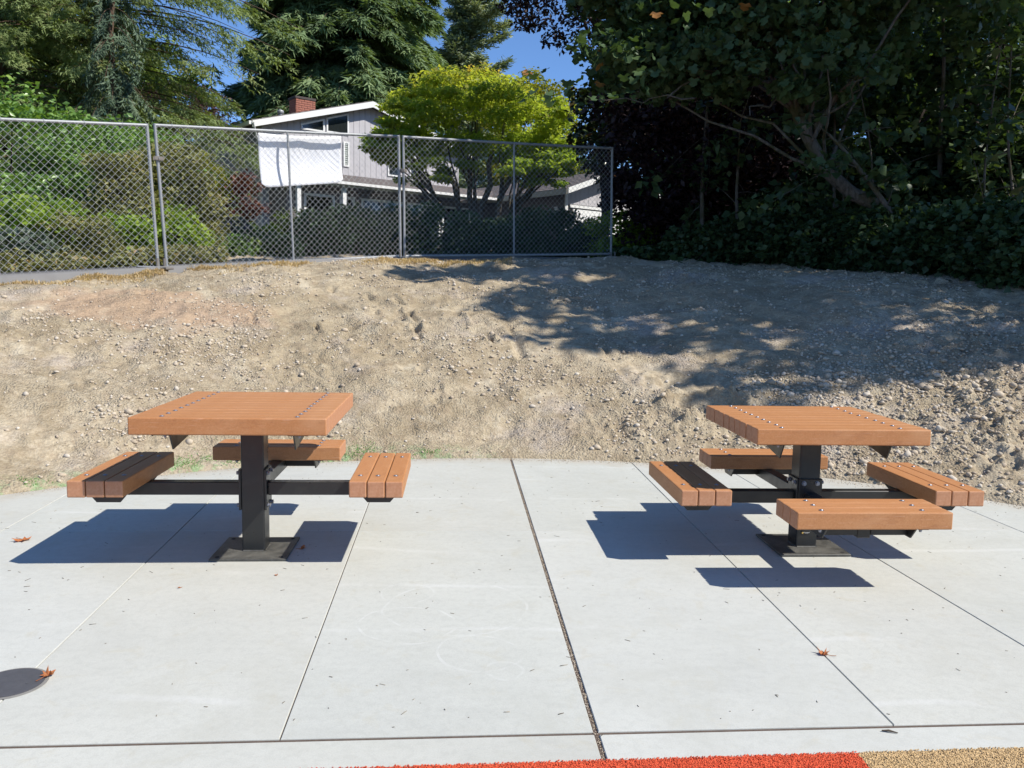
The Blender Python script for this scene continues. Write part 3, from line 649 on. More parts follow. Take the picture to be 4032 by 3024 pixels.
dry_leaf((-1.091, 3.806, 0), .013, 5, 'tiny brown leaf scrap in front of the left table', 1.)
dry_leaf((-1.472, 3.62, 0), .010, 6, 'tiny brown leaf scrap farther left in front of the left table', 1.)
dry_leaf((.54, 8.3, gz(.54, 8.3)+.01), .03, 7, 'small red leaf lying on the dirt slope between the tables', .8)
rng = np.random.default_rng(12); nD = 620; x = rng.uniform(-3, 3.6, nD); y = rng.uniform(2.35, 6.6, nD); k = np.hypot(x-PC[0], y-PC[1]) < PR-.05; x, y = x[k], y[k]
k = y > 2.36+.077*x+.02; x, y = x[k], y[k]; n_ = len(x); a = rng.uniform(0, 3.14, n_)+.3; L_ = rng.lognormal(math.log(.0050), .55, n_); W_ = rng.uniform(.0006, .0014, n_)
d = np.stack([np.cos(a), np.sin(a)], -1); s = np.stack([-np.sin(a), np.cos(a)], -1); p = np.stack([x, y], -1)
q = [p-d*L_[:, None]-s*W_[:, None], p+d*L_[:, None]-s*W_[:, None]*.3, p+d*L_[:, None]+s*W_[:, None]*.5, p-d*L_[:, None]*.8+s*W_[:, None]]
B = np.stack([np.concatenate([t_, np.full((n_, 1), .0002)], 1) for t_ in q], 1); T = B.copy(); T[..., 2] = .0016
V = np.concatenate([B, T], 1).reshape(-1, 3); o = (np.arange(n_)*8)[:, None]
F = np.concatenate([o+np.array([[4,5,6,7]]), o+np.array([[0,1,5,4]]), o+np.array([[1,2,6,5]]), o+np.array([[2,3,7,6]]), o+np.array([[3,0,4,7]])])
g = obj('debris', np_mesh('debris', V, [F], 'twig_dark', v=np.repeat(rng.random(n_), 8))); tag(g, 'tiny dark twig and leaf scraps sprinkled over the concrete', 'debris', kind='stuff')
c = at(1900, 1579, 2.60); tube_obj('twig', [([(1.17, 2.475, .003), (1.19, 2.47, .006), (1.215, 2.462, .003)], [.002, .0035, .0015])], 'twig_dark')
tw = bpy.data.objects['twig']; tag(tw, 'short dark twig lying on the narrow concrete strip at right', 'twig')

# ------------------------------------------------------------------ fence panels
def fence_panel(p0, p1, z0, z1, label, lean=(0, 0), height=1.83, npost=3):
    """p0,p1: plan ends; z0,z1: height of the bottom rail"""
    p0, p1 = np.array(p0, float), np.array(p1, float); L = float(np.linalg.norm(p1-p0)); ang = math.atan2(p1[1]-p0[1], p1[0]-p0[0]); sl = (z1-z0)/L
    t = thing('chain_link_fence', label, 'fence', (p0[0], p0[1], z0), ang, 'temporary chain link fence panels')
    LN = lambda s, h: s-h*(lean[0]*(1-s/L)+lean[1]*s/L)
    P = lambda s, h, d=0: (LN(s, h), d, h+sl*s)
    r_ = .0215
    tube_obj('top_rail', [([P(-.0, height), P(L/2, height-.006), P(L, height)], [r_]*3)], 'galvanised', t, 12)
    tube_obj('bottom_rail', [([P(0, 0), P(L/2, -.004), P(L, 0)], [r_]*3)], 'galvanised', t, 12)
    for i, s in enumerate(np.linspace(0, L, npost)):
        e = .02 if i in (0, npost-1) else 0
        tube_obj('fence_post', [([P(s, -.07 if e else .02), P(s, height/2), P(s, height+e)], [r_ if e else r_*.8]*3)], 'galvanised', t, 12)
    # woven wire: every wire runs diagonally; the two families cross in front of and behind each other
    D = .0627; paths = []; w = .0020; y_off = -.024
    x0, x1, h0, h1 = .01, L-.01, .0, height
    for fam in (1, -1):
        for k_ in range(-70, 150):
            c0 = k_*D*1.414 if fam == 1 else k_*D*1.414
            # line: h = fam*(x) + c
            if fam == 1: cc = c0-L-.2
            else: cc = c0
            pts_ = []
            for X_, H_ in ((x0, fam*x0+cc), (x1, fam*x1+cc)):
                if h0 <= H_ <= h1: pts_.append((X_, H_))
            for H_ in (h0, h1):
                X_ = (H_-cc)/fam
                if x0 < X_ < x1: pts_.append((X_, H_))
            if len(pts_) < 2: continue
            a_, b_ = pts_[0], pts_[-1]
            if math.hypot(a_[0]-b_[0], a_[1]-b_[1]) < .03: continue
            nn = max(3, int(math.hypot(a_[0]-b_[0], a_[1]-b_[1])/.08))
            tt = np.linspace(0, 1, nn)[:, None]; q = np.array(a_)*(1-tt)+np.array(b_)*tt
            yy = y_off+fam*.0022+.006*np.sin(q[:, 0]*3.1+q[:, 1]*2.3)
            paths.append((np.stack([LN(q[:, 0], q[:, 1]), yy, q[:, 1]+sl*q[:, 0]], -1), np.full(nn, w)))
    tube_obj('chain_link_mesh', paths, 'galvanised_wire', t, 4, kind='stuff')
    for s in np.arange(.2, L, .45): # tie wires
        for H_ in (0, height):
            th = np.linspace(0, 2*math.pi, 9); tube_obj('tie_wire', [([P(s+.003*j, H_+.026*math.sin(q), -.004+.03*math.cos(q)) for j, q in enumerate(th)], [.0022]*9)], 'galvanised_wire', t, 4)
    return t
F0, F1, F2, F3 = (-4.70, 11.14), (-4.66, 11.17), (-1.79, 13.30), (1.72, 15.05)
d01 = np.array([-1.296, -1.178]); d01 = d01/np.linalg.norm(d01); Fm = np.array(F0)+d01*3.66; Fm2 = Fm+d01*.06
fence_panel(Fm, F0, 1.566-.35, 1.575, 'chain link panel at the left end of the fence, in front of the laurels', (.05, .05))
fence_panel(np.array(F1)+np.array([.05, .03]), F2, 1.59, 1.883, 'sunlit middle chain link panel with the white sheet tied behind it', (.055, .02))
fence_panel(np.array(F2)+np.array([.06, .03]), F3, 1.885, 2.055, 'shaded right hand chain link panel in front of the dark junipers', (.015, .02))
def stand(x, y, rz, label):
    z = gz(x, y)+.02; t = thing('fence_stand', label, 'fence foot', (x, y, z), rz, 'steel feet of the fence panels')
    bm = bmesh.new(); box_bm(bm, -.05, .05, -.42, .42, .0, .03, .004); obj('foot', bm_mesh('foot', bm, 'dull_steel'), t)
    bm = bmesh.new(); box_bm(bm, -.30, .30, -.03, .03, .031, .045, .003); obj('crossbar', bm_mesh('crossbar', bm, 'galvanised'), t)
    for s in (-1, 1): bm = bmesh.new(); cyl_bm(bm, (s*.045, 0, .10), .018, .11, 10); obj('socket', bm_mesh('socket', bm, 'dull_steel'), t)
stand(-4.66, 11.13, .65, 'steel foot under the joint of the left and middle fence panels')
stand(-1.76, 13.30, .6, 'steel foot under the joint of the middle and right fence panels')
stand(1.75, 15.03, .5, 'steel foot at the right end of the fence')
# clamps joining panels
for (x, y, z, la) in ((-4.66, 11.15, 3.0, 'pipe clamp joining the left and middle fence panels'), (-1.76, 13.31, 3.2, 'pipe clamp joining the middle and right fence panels')):
    t = thing('fence_clamp', la, 'clamp', (x, y, z), .65, 'pipe clamps on the fence')
    bm = bmesh.new(); box_bm(bm, -.06, .06, -.035, -.027, -.025, .025, .002); box_bm(bm, -.06, .06, .027, .035, -.025, .025, .002); obj('clamp_plate', bm_mesh('clamp_plate', bm, 'dull_steel'), t)
    bm = bmesh.new(); cyl_bm(bm, (0, 0, 0), .007, .09, 8, 'y'); obj('bolt', bm_mesh('bolt', bm, 'bolt_metal'), t)

# white sheet tied behind the middle panel
u2 = np.array([F2[0]-F1[0], F2[1]-F1[1]]); L2 = np.linalg.norm(u2); u2 = u2/L2; n2 = np.array([-u2[1], u2[0]])
def fence_s(px):   # distance along panel 2 seen at picture column px
    lo, hi = 0, L2
    for _ in range(40):
        m_ = (lo+hi)/2; q = np.array(F1)+u2*m_; a = (px*1.8228-2016)/CF
        if q[0]/q[1] < a*1.03+.0: lo = m_
        else: hi = m_
    return m_
sA, sB = 1.36, 2.62
NU, NV = 40, 18; uu, vv = np.meshgrid(np.linspace(0, 1, NU), np.linspace(0, 1, NV), indexing='ij')
S_ = sA+(sB-sA)*uu+.05*vv*(1-uu*.2)+0*vv; zz = 1.59+(.293/L2)*S_+1.83-.015-.06*np.sin(math.pi*uu)*(1-vv)*.4-(.76-.08*uu)*vv
dd = .105+.075*np.sin(math.pi*np.clip(vv, 0, 1)*.9)*(.6+.4*np.sin(uu*3.))+.007*np.sin(uu*9+vv*3)+.003*np.sin(uu*23)
q = np.array(F1)[None, None]+u2*S_[..., None]+n2*dd[..., None]
# rounded lower corners
cu = np.minimum(uu, 1-uu); zz = zz+np.where((vv > .9) & (cu < .06), (vv-.9)*(.06-cu)*9, 0)
V = np.concatenate([q, zz[..., None]], -1).reshape(-1, 3)
me = np_mesh('hanging_sheet', V, [grid_faces(NU, NV)], 'sheet_white', smooth=True); sh = obj('hanging_sheet', me)
md = sh.modifiers.new('t', 'SOLIDIFY'); md.thickness = .002
tag(sh, 'plain white sheet hanging behind the middle fence panel', 'sheet')
# ------------------------------------------------------------------ house
HA = np.array([-7.78, 26.2]); U = np.array([.77, .637]); U = U/np.linalg.norm(U); NO = np.array([U[1], -U[0]])   # along the gable wall; outwards
hang = math.atan2(U[1], U[0])
house = thing('house', 'grey two storey house with white trimmed gable, brick chimney and low garage wing', 'house', (HA[0], HA[1], 2.0), hang)
# local frame: x along the facade to the right, y into the house (away), z up from the garden
def hbox(name, x0, x1, y0, y1, z0, z1, mat, parent=house, bevel=0.): return box(name, x0, x1, y0, y1, z0, z1, mat, parent, bevel)
def hprism(name, pts, d, mat, parent=house):
    bm = bmesh.new(); prism_bm(bm, pts, d); return obj(name, bm_mesh(name, bm, mat), parent)
W = 7.4; ZE, ZR = 4.36, 5.42     # eave and ridge heights of the tall part above the garden
hprism('wall', [(0,0,0), (W,0,0), (W,0,ZE-.02), (W/2,0,ZR-.02), (0,0,ZE-.02)], (0,9,0), 'siding')
# vertical siding boards on the gable wall
k = 0
for x in np.arange(.0, W-.01, .21):
    x1 = min(x+.203, W); zz1 = min(ZE+(ZR-ZE)*(x+.1)/(W/2), ZE+(ZR-ZE)*(W-x-.1)/(W/2))-.07
    o = hbox('siding_board', x+.004, x1, -.022-.004*(k % 2), -.001, 2.5, zz1, 'siding'); k += 1
def window(x0, x1, z0, z1, z1r=None, y=-.03, blinds=False, parent=house, wd=.05):
    z1r = z1 if z1r is None else z1r
    bm = bmesh.new()
    def bar(p, q, w_):
        p, q = Vector(p), Vector(q); d_ = (q-p).normalized(); nrm = Vector((-d_.z, 0, d_.x))*w_/2
        prism_bm(bm, [p-nrm, q-nrm, q+nrm, p+nrm], (0, -.035, 0))
    bar((x0-wd/2, y, z0), (x1+wd/2, y, z0), wd); bar((x0-wd/2, y, z1), (x1+wd/2, y, z1r), wd)
    bar((x0, y-.002, z0+wd/2), (x0, y-.002, z1-wd/2), wd); bar((x1, y-.002, z0+wd/2), (x1, y-.002, z1r-wd/2), wd)
    fr = obj('window', bm_mesh('window', bm, 'trim_white'), parent)
    bm = bmesh.new(); prism_bm(bm, [(x0, y-.006, z0), (x1, y-.006, z0), (x1, y-.006, z1r), (x0, y-.006, z1)], (0, .012, 0)); obj('pane', bm_mesh('pane', bm, 'glass_dark'), fr)
    if blinds:
        for zz_ in np.arange(z0+.04, z1-.03, .07): 
            bm = bmesh.new(); box_bm(bm, x0+.03, x1-.03, y-.018, y-.010, zz_, zz_+.045); obj('blind_slat', bm_mesh('blind_slat', bm, 'blind'), fr)
    return fr
# picture position -> facade coordinate
def fx(px):   # local x of the facade point seen at column px (2212 scale)
    a = (px*1.8228-2016)/CF; return float((a*HA[1]-HA[0])/(U[0]-a*U[1]))
def fz(px, py, off=0.):
    x_ = fx(px); Y_ = HA[1]+U[1]*x_; return float(at(px, py, Y_)[2]-2.0)
def z4(x, y): return ((900+x*.6781)/1.8228, (300+y*.6781)/1.8228)
def fw(a, b, c, d=None, e=None, **kw):   # window from picture corners: left-bottom, right-bottom... a=(x0,zb) b=(x1,zt)
    pass
def win4(xl, xr, ytl, ytr, ybl, **kw):
    pl, _ = z4(xl, 0); pr, _ = z4(xr, 0); return window(fx(pl), fx(pr), fz(*z4(xl, ybl)), fz(*z4(xl, ytl)), fz(*z4(xr, ytr)), **kw)
win4(428, 553, 283, 253, 304)
win4(572, 690, 248, 222, 322)
win4(667, 692, 385, 388, 520, blinds=True)
win4(918, 978, 455, 462, 575)
win4(1042, 1100, 470, 478, 585)
# roof of the tall part: two slabs with shingle courses, white fascia boards
OV = .42; sl = (ZR-ZE)/(W/2)
for s, nm in ((0, 'left'), (1, 'right')):
    xe = -OV if s == 0 else W+OV; ze = ZE-sl*OV
    pts = [(xe, -.30, ze), (W/2, -.30, ZR), (W/2, -.30, ZR+.10), (xe, -.30, ze+.10)]
    rf = hprism('roof', pts if s == 0 else pts, (0, 10.2, 0), 'shingle')
    hprism('fascia', [(xe, -.35, ze-.10), (W/2-.0, -.35, ZR-.10), (W/2, -.35, ZR+.085), (xe, -.35, ze+.085)], (0, .045, 0), 'trim_white')
    for j in range(13):   # shingle courses
        t0, t1 = j/13, (j+1)/13+.01; xa, xb = xe+(W/2-xe)*t0, xe+(W/2-xe)*min(t1, 1); za, zb = ze+(ZR-ze)*t0, ze+(ZR-ze)*min(t1, 1)
        hprism('shingle_course', [(xa, -.29, za+.101), (xb, -.29, zb+.101), (xb, -.29, zb+.107), (xa, -.29, za+.125)], (0, 10.15, 0), 'shingle')
hprism('gutter', [(-OV-.09, -.30, ZE-sl*OV-.02), (-OV-.002, -.30, ZE-sl*OV-.02), (-OV-.002, -.30, ZE-sl*OV+.08), (-OV-.09, -.30, ZE-sl*OV+.08)], (0, 10.1, 0), 'trim_white')
tube_obj('downpipe', [([(-OV-.04, -.5, ZE-sl*OV), (-OV+.1, -.35, ZE-.45), (-.05, -.06, ZE-.7), (-.05, -.06, 0.1)], [.035]*4)], 'trim_white', house, 8)
# chimney of single bricks on a mortar core
ch = hbox('chimney', 2.74, 3.46, 3.4, 3.95, 4.7, 6.07, 'mortar')
bk = bmesh.new(); box_bm(bk, 0, .205, -.018, .006, 0, .062, .003); BR = bm_mesh('brick', bk, 'brick_red')
bk = bmesh.new(); box_bm(bk, 0, .10, -.018, .006, 0, .062, .003); BH = bm_mesh('brick', bk, 'brick_red')
rb = random.Random(5)
for r_ in range(12):
    z = 5.17+r_*.075; x = 2.735
    if r_ % 2: obj('brick', BH, ch, (x, 3.4+rb.uniform(-.004, .003), z)); x += .11
    while x < 3.40:
        if x+.205 > 3.47: obj('brick', BH, ch, (x, 3.4+rb.uniform(-.004, .003), z)); x += .11
        else: obj('brick', BR, ch, (x, 3.4+rb.uniform(-.005, .003), z)); x += .214
    y = 3.93
    while y > 3.45:
        o = obj('brick', BR if (y-.205) > 3.38 else BH, ch, (2.74+rb.uniform(-.004, .003), y, z)); o.rotation_euler = (0, 0, -math.pi/2); y -= .214
hbox('chimney_cap', 2.70, 3.50, 3.36, 3.99, 6.065, 6.15, 'soot_cap', ch, .01)
vp = tube_obj('vent_pipe', [([(1.66, 2.3, 4.6), (1.66, 2.3, 5.27)], [.07, .07])], 'galvanised', house, 12)
tube_obj('vent_cap', [([(1.66, 2.3, 5.21), (1.66, 2.3, 5.25), (1.66, 2.3, 5.31), (1.66, 2.3, 5.35)], [.09, .11, .11, .02])], 'galvanised', vp, 12)
# lower storey in front with its pent roof
XL0, XL1 = -.2, 11.6
hbox('wall', XL0+.4, XL1, -1.25, -.03, 0, 2.42, 'siding_dark')
hprism('roof', [(XL0, -1.75, 2.50), (XL0, -.03, 2.98), (XL0, -.03, 3.08), (XL0, -1.75, 2.60)], (XL1-XL0+.4, 0, 0), 'shingle')
for j in range(8):
    y0, y1 = -1.75+j*.215, -1.75+(j+1)*.215+.01; q0, q1 = 2.60+.48*(j/8), 2.60+.48*min((j+1)/8, 1)
    hprism('shingle_course', [(XL0+.01, y0, q0+.001), (XL0+.01, min(y1, -.03), q1+.001), (XL0+.01, min(y1, -.03), q1+.006), (XL0+.01, y0, q0+.022)], (XL1-XL0+.38, 0, 0), 'shingle')
hbox('fascia', XL0, XL1+.4, -1.80, -1.753, 2.46, 2.62, 'trim_tan'); hbox('gutter', XL0, XL1+.4, -1.90, -1.803, 2.53, 2.61, 'trim_white')
for (a_, b_, c_, d_) in ((.8,1.75,.9,2.2), (2.0,2.45,.1,2.2), (2.75,4.3,.75,2.2), (4.45,5.7,.95,2.2), (5.85,7.0,1.0,2.2), (8.6,9.6,1.0,2.1)): window(a_, b_, c_, d_, y=-1.255, wd=.07)
hbox('porch_post', .35, .47, -1.70, -1.58, 0, 2.45, 'trim_white'); hbox('porch_post', 1.85, 1.97, -1.70, -1.58, 0, 2.45, 'trim_white')
# left side of the tall part: shaded windows
# right wing (garage): runs towards the viewer along NO
G0 = np.array([1.66, 27.0]); rel = G0-HA; gx0 = float(rel@U); gy0 = -float(rel@NO)     # local coordinates of its front left eave corner
GW = 4.95; gsl = .35; zE = 2.56; zR = zE+gsl*GW/2; g0 = gx0; fy = gy0+.45
hprism('wall', [(g0+.35, fy, 0), (g0+GW-.35, fy, 0), (g0+GW-.35, fy, zE+.08), (g0+GW/2, fy, zR-.05), (g0+.35, fy, zE+.08)], (0, 9.5, 0), 'siding_dark')
k = 0
for x in np.arange(g0+.35, g0+GW-.36, .2):
    zt_ = min(zE+gsl*(x+.1-g0), zE+gsl*(g0+GW-x-.1))-.05
    hbox('siding_board', x+.004, min(x+.194, g0+GW-.35), fy-.022-.004*(k % 2), fy-.001, 2.24, max(zt_, 2.3), 'siding'); k += 1
hbox('corner_board', g0+.29, g0+.40, fy-.045, fy-.005, 0, zE+.06, 'trim_white'); hbox('corner_board', g0+GW-.42, g0+GW-.30, fy-.045, fy-.005, 0, zE+.06, 'trim_white')
gd = hbox('garage_door', g0+.62, g0+GW-.72, fy-.012, fy-.001, .02, 2.12, 'siding_dark')
for j in range(4): hbox('door_panel', g0+.66, g0+GW-.76, fy-.03, fy-.013, .05+j*.52, .53+j*.52, 'trim_white', gd)
hbox('door_frame', g0+.50, g0+GW-.60, fy-.06, fy-.03, 2.13, 2.22, 'trim_white')
for s in (0, 1):
    xe = g0 if s == 0 else g0+GW
    hprism('roof', [(xe, gy0, zE), (g0+GW/2, gy0, zR), (g0+GW/2, gy0, zR+.1), (xe, gy0, zE+.1)], (0, 8.5, 0), 'shingle')
    hprism('fascia', [(xe, gy0-.045, zE-.06), (g0+GW/2, gy0-.045, zR-.06), (g0+GW/2, gy0-.045, zR+.115), (xe, gy0-.045, zE+.115)], (0, .042, 0), 'trim_white')
    for j in range(9):
        t0, t1 = j/9, min((j+1)/9+.01, 1); xa, xb = xe+(g0+GW/2-xe)*t0, xe+(g0+GW/2-xe)*t1; za, zb = zE+(zR-zE)*t0, zE+(zR-zE)*t1
        hprism('shingle_course', [(xa, gy0+.01, za+.101), (xb, gy0+.01, zb+.101), (xb, gy0+.01, zb+.107), (xa, gy0+.01, za+.122)], (0, 8.4, 0), 'shingle')
hbox('eave_board', g0-.04, g0-.003, gy0+.0, gy0+8.4, zE-.08, zE+.09, 'trim_tan')
hbox('wall_lamp', g0+.20, g0+.34, fy+.25, fy+.4, 1.95, 2.15, 'trim_white')
# a neighbouring low wall beyond the garage
hbox('wall', g0+GW-.3, g0+GW+5.5, fy+1.2, fy+6, 0, 2.35, 'siding_dark')

# parked car before the garage, mostly behind the hedge
def parked_car(loc, rz, label):
    t = thing('parked_car', label, 'car', loc, rz)
    prof = [(-2.2,.35),(-2.22,.75),(-2.05,.98),(-1.35,1.05),(-.75,1.46),(.55,1.48),(1.35,1.02),(2.05,.88),(2.2,.6),(2.18,.35)]
    bm = bmesh.new(); prism_bm(bm, [(x, -.86, z) for x, z in prof], (0, 1.72, 0)); bmesh.ops.bevel(bm, geom=bm.edges[:], offset=.05, segments=2, affect='EDGES'); obj('body', bm_mesh('body', bm, 'car_paint'), t)
    for s in (-1, 1):
        bm = bmesh.new(); prism_bm(bm, [(-1.2,s*.865,1.06),(-.7,s*.865,1.40),(.5,s*.865,1.42),(1.15,s*.865,1.05)], (0, -s*.01, 0)); obj('side_window', bm_mesh('side_window', bm, 'glass_dark'), t)
        for x in (-1.35, 1.35):
            bm = bmesh.new(); cyl_bm(bm, (x, s*.80, .33), .33, .2, 24, 'y'); w_ = obj('wheel', bm_mesh('wheel', bm, 'tyre_rubber'), t)
            bm = bmesh.new(); cyl_bm(bm, (x, s*.905, .33), .2, .02, 16, 'y'); obj('rim', bm_mesh('rim', bm, 'bolt_metal'), w_)
        bm = bmesh.new(); box_bm(bm, 2.13, 2.2, s*.62-.15, s*.62+.15, .62, .76, .02); obj('headlight', bm_mesh('headlight', bm, 'bolt_metal'), t)
    bm = bmesh.new(); prism_bm(bm, [(1.29,-.7,1.075),(1.29,.7,1.075),(.60,.62,1.475),(.60,-.62,1.475)], (.012, 0, .012)); obj('windscreen', bm_mesh('windscreen', bm, 'glass_dark'), t)
q = G0+NO*2.6+U*1.6
parked_car((q[0], q[1], 2.0), hang-math.pi/2, 'white car parked before the garage, almost hidden by the hedge')

# ------------------------------------------------------------------ foliage
T_LEAF = (np.array([[0,0,0],[.5,.27,.07],[1,0,-.04],[.5,-.27,.07]]), np.array([[0,1,2],[0,2,3]]))
T_BROAD = (np.array([[0,0,0],[.4,.42,.1],[1,0,-.08],[.4,-.42,.1]]), np.array([[0,1,2],[0,2,3]]))
_l = np.array([[0,-.1],[.5,-.3],[.95,.1],[.5,.3],[.62,.72],[0,1.1],[-.62,.72],[-.5,.3],[-.95,.1],[-.5,-.3]])*.55
T_MAPLE = (np.concatenate([[[0.3,0,-.05]], np.stack([_l[:, 1]+.2, _l[:, 0], .10*np.abs(_l[:, 0])+.03*np.array([0,1,-1,0,-1,-2,-1,0,-1,1])], -1)]), np.array([[0, i+1, (i+1) % 10+1] for i in range(10)]))
# conifer spray: a feathered strip
T_SPRAY = (np.array([[0,.02,0],[0,-.02,0],[1,0,-.1],[.2,0,0],[.45,.26,-.05],[.35,0,0],[.30,0,0],[.55,-.26,-.05],[.45,0,0],[.5,0,0],[.85,.18,-.1],[.65,0,0],[.6,0,0],[.9,-.16,-.1],[.75,0,0]]),
           np.array([[0,1,2],[3,4,5],[6,7,8],[9,10,11],[12,13,14]]))
T_SPRAY3 = (np.array([[0,.09,0],[0,-.09,0],[1,0,-.12],[.15,.0,0],[.60,.30,-.05],[.42,0,0],[.15,0,0],[.62,-.30,-.05],[.42,0,0]]), np.array([[0,1,2],[3,4,5],[6,7,8]]))
T_STAR = (np.array([[0,0,0],[1,.08,.1],[1,-.08,.1],[.3,.9,0],[.15,.85,.1],[.3,-.9,0],[.15,-.85,.1],[-.7,.4,.3],[-.6,.55,.3],[-.7,-.4,-.3],[-.6,-.30,-.3]]),
          np.array([[0,1,2],[0,3,4],[0,5,6],[0,7,8],[0,9,10]]))
def frames(rng, n_, droop=0., flat=0.):
    """random leaf frames: x axis along the blade, z axis its normal"""
    a = rng.uniform(0, 2*math.pi, n_); e = np.clip(rng.normal(-droop, .45, n_), -1.5, 1.5)
    X = np.stack([np.cos(a)*np.cos(e), np.sin(a)*np.cos(e), np.sin(e)], -1)
    Rn = rng.normal(0, 1, (n_, 3)); Rn[:, 2] += flat*2
    Yv = np.cross(Rn, X); Yv /= np.linalg.norm(Yv, axis=1)[:, None]+1e-9; Zv = np.cross(X, Yv)
    return X, Yv, Zv
def leaves(rng, P, size, tm, mat, name, droop=.2, flat=.6, var=.35, X=None, vals=None):
    n_ = len(P); TV, TF = tm
    fr = frames(rng, n_, droop, flat)
    if X is not None:
        Xv = X/(np.linalg.norm(X, axis=1)[:, None]+1e-9); Rn = rng.normal(0, .6, (n_, 3)); Rn[:, 2] += flat*2
        Yv = np.cross(Rn, Xv); Yv /= np.linalg.norm(Yv, axis=1)[:, None]+1e-9; fr = (Xv, Yv, np.cross(Xv, Yv))
    s = (size*rng.uniform(1-var, 1+var, n_))[:, None, None]
    V = P[:, None]+s*(TV[None, :, 0:1]*fr[0][:, None]+TV[None, :, 1:2]*fr[1][:, None]+TV[None, :, 2:3]*fr[2][:, None])
    F = TF[None]+(np.arange(n_)*len(TV))[:, None, None]
    v = rng.random(n_) if vals is None else vals
    return np_mesh(name, V.reshape(-1, 3), [F.reshape(-1, 3)], mat, v=np.repeat(v, len(TV)))
def ball(rng, n_, shell=.5):
    d = rng.normal(0, 1, (n_, 3)); d /= np.linalg.norm(d, axis=1)[:, None]; return d*(shell+(1-shell)*rng.random(n_)[:, None]**.5)
def clumps(rng, c, rad, n_, low=-.4, shell=.55):
    d = ball(rng, n_*3, shell); d = d[d[:, 2] > low][:n_]; return np.asarray(c)+d*np.asarray(rad)
def clump_leaves(rng, K, r, per, flatz=.55, rv=.4):
    n_ = len(K)*per; i = np.repeat(np.arange(len(K)), per); rr = (r*rng.uniform(1-rv, 1+rv, len(K)))[i][:, None]
    return K[i]+ball(rng, n_, .35)*rr*np.array([1, 1, flatz])
def shrub(name, label, cat, x, y, w, d, h, mat, size=.08, ncl=60, per=70, tm=T_LEAF, clr=.28, group=None, droop=.1, seed=0, low=-.25, z=None, stem='bark_dark', flat=.6):
    rng = np.random.default_rng(seed+int(abs(x*100))+int(y*10)); z0 = gz(x, y)-.02 if z is None else z
    t = thing(name, label, cat, (x, y, z0), 0, group)
    K = clumps(rng, (0, 0, h*.42), (w/2-clr*.6, d/2-clr*.6, h*.56-clr*.3), ncl, low-.5, .5); K[:, 2] = np.maximum(K[:, 2], .06)
    P = clump_leaves(rng, K, clr, per, .7); P[:, 2] = np.maximum(P[:, 2], .0)
    cv = rng.random(len(K)); vals = np.clip(np.repeat(cv, per)*.5+rng.random(len(P))*.5, 0, 1)
    obj('foliage', leaves(rng, P, size, tm, mat, 'foliage', droop, flat, vals=vals), t, kind='stuff')
    paths = [(curve((rng.normal(0, .06), rng.normal(0, .06), 0), K[i]*.9, (0, 0, .1), 5), np.linspace(.022, .006, 5)*min(1, h/1.5)) for i in rng.choice(len(K), min(8, len(K)), replace=False)]
    tube_obj('stems', paths, stem, t, 5); return t
def tree(name, label, cat, base, trunk_path, trunk_r, crowns, mat, size, tm=T_LEAF, bark_='bark_grey', limbs=10, group=None, seed=1, droop=.35, flat=.8, limb_r=.05):
    """crowns: list of (centre, radii, nclump, per, clump radius)"""
    rng = np.random.default_rng(seed); t = thing(name, label, cat, base, 0, group); b = np.asarray(base, float)
    TP = np.asarray(trunk_path, float)-b; tr = np.linspace(trunk_r, trunk_r*.35, len(TP)) if np.isscalar(trunk_r) else trunk_r
    tube_obj('trunk', [(TP, tr)], bark_, t, 10)
    Pl, Vl, Ks = [], [], []
    for (c, rad, nc, per, cr) in crowns:
        K = clumps(rng, np.asarray(c, float)-b, rad, nc, -.9, .35); P = clump_leaves(rng, K, cr, per)
        Pl.append(P); Vl.append(np.clip(np.repeat(rng.random(len(K)), per)*.45+rng.random(len(P))*.55, 0, 1)); Ks.append(K)
    P = np.concatenate(Pl); K = np.concatenate(Ks)
    obj('crown', leaves(rng, P, size, tm, mat, 'crown', droop, flat, vals=np.concatenate(Vl)), t, kind='stuff')
    for i in rng.choice(len(K), min(limbs, len(K)), replace=False):
        k_ = K[i]; j = min(len(TP)-1, max(1, int(len(TP)*rng.uniform(.45, 1)))); j = j if TP[j][2] < k_[2]+1 else max(1, j//2)
        n_ = 7; tube_obj('limb', [(curve(TP[j], k_, (0, 0, rng.uniform(-.3, .5)), n_, .06, rng), np.linspace(limb_r, limb_r*.2, n_))], bark_, t, 6)
    return t
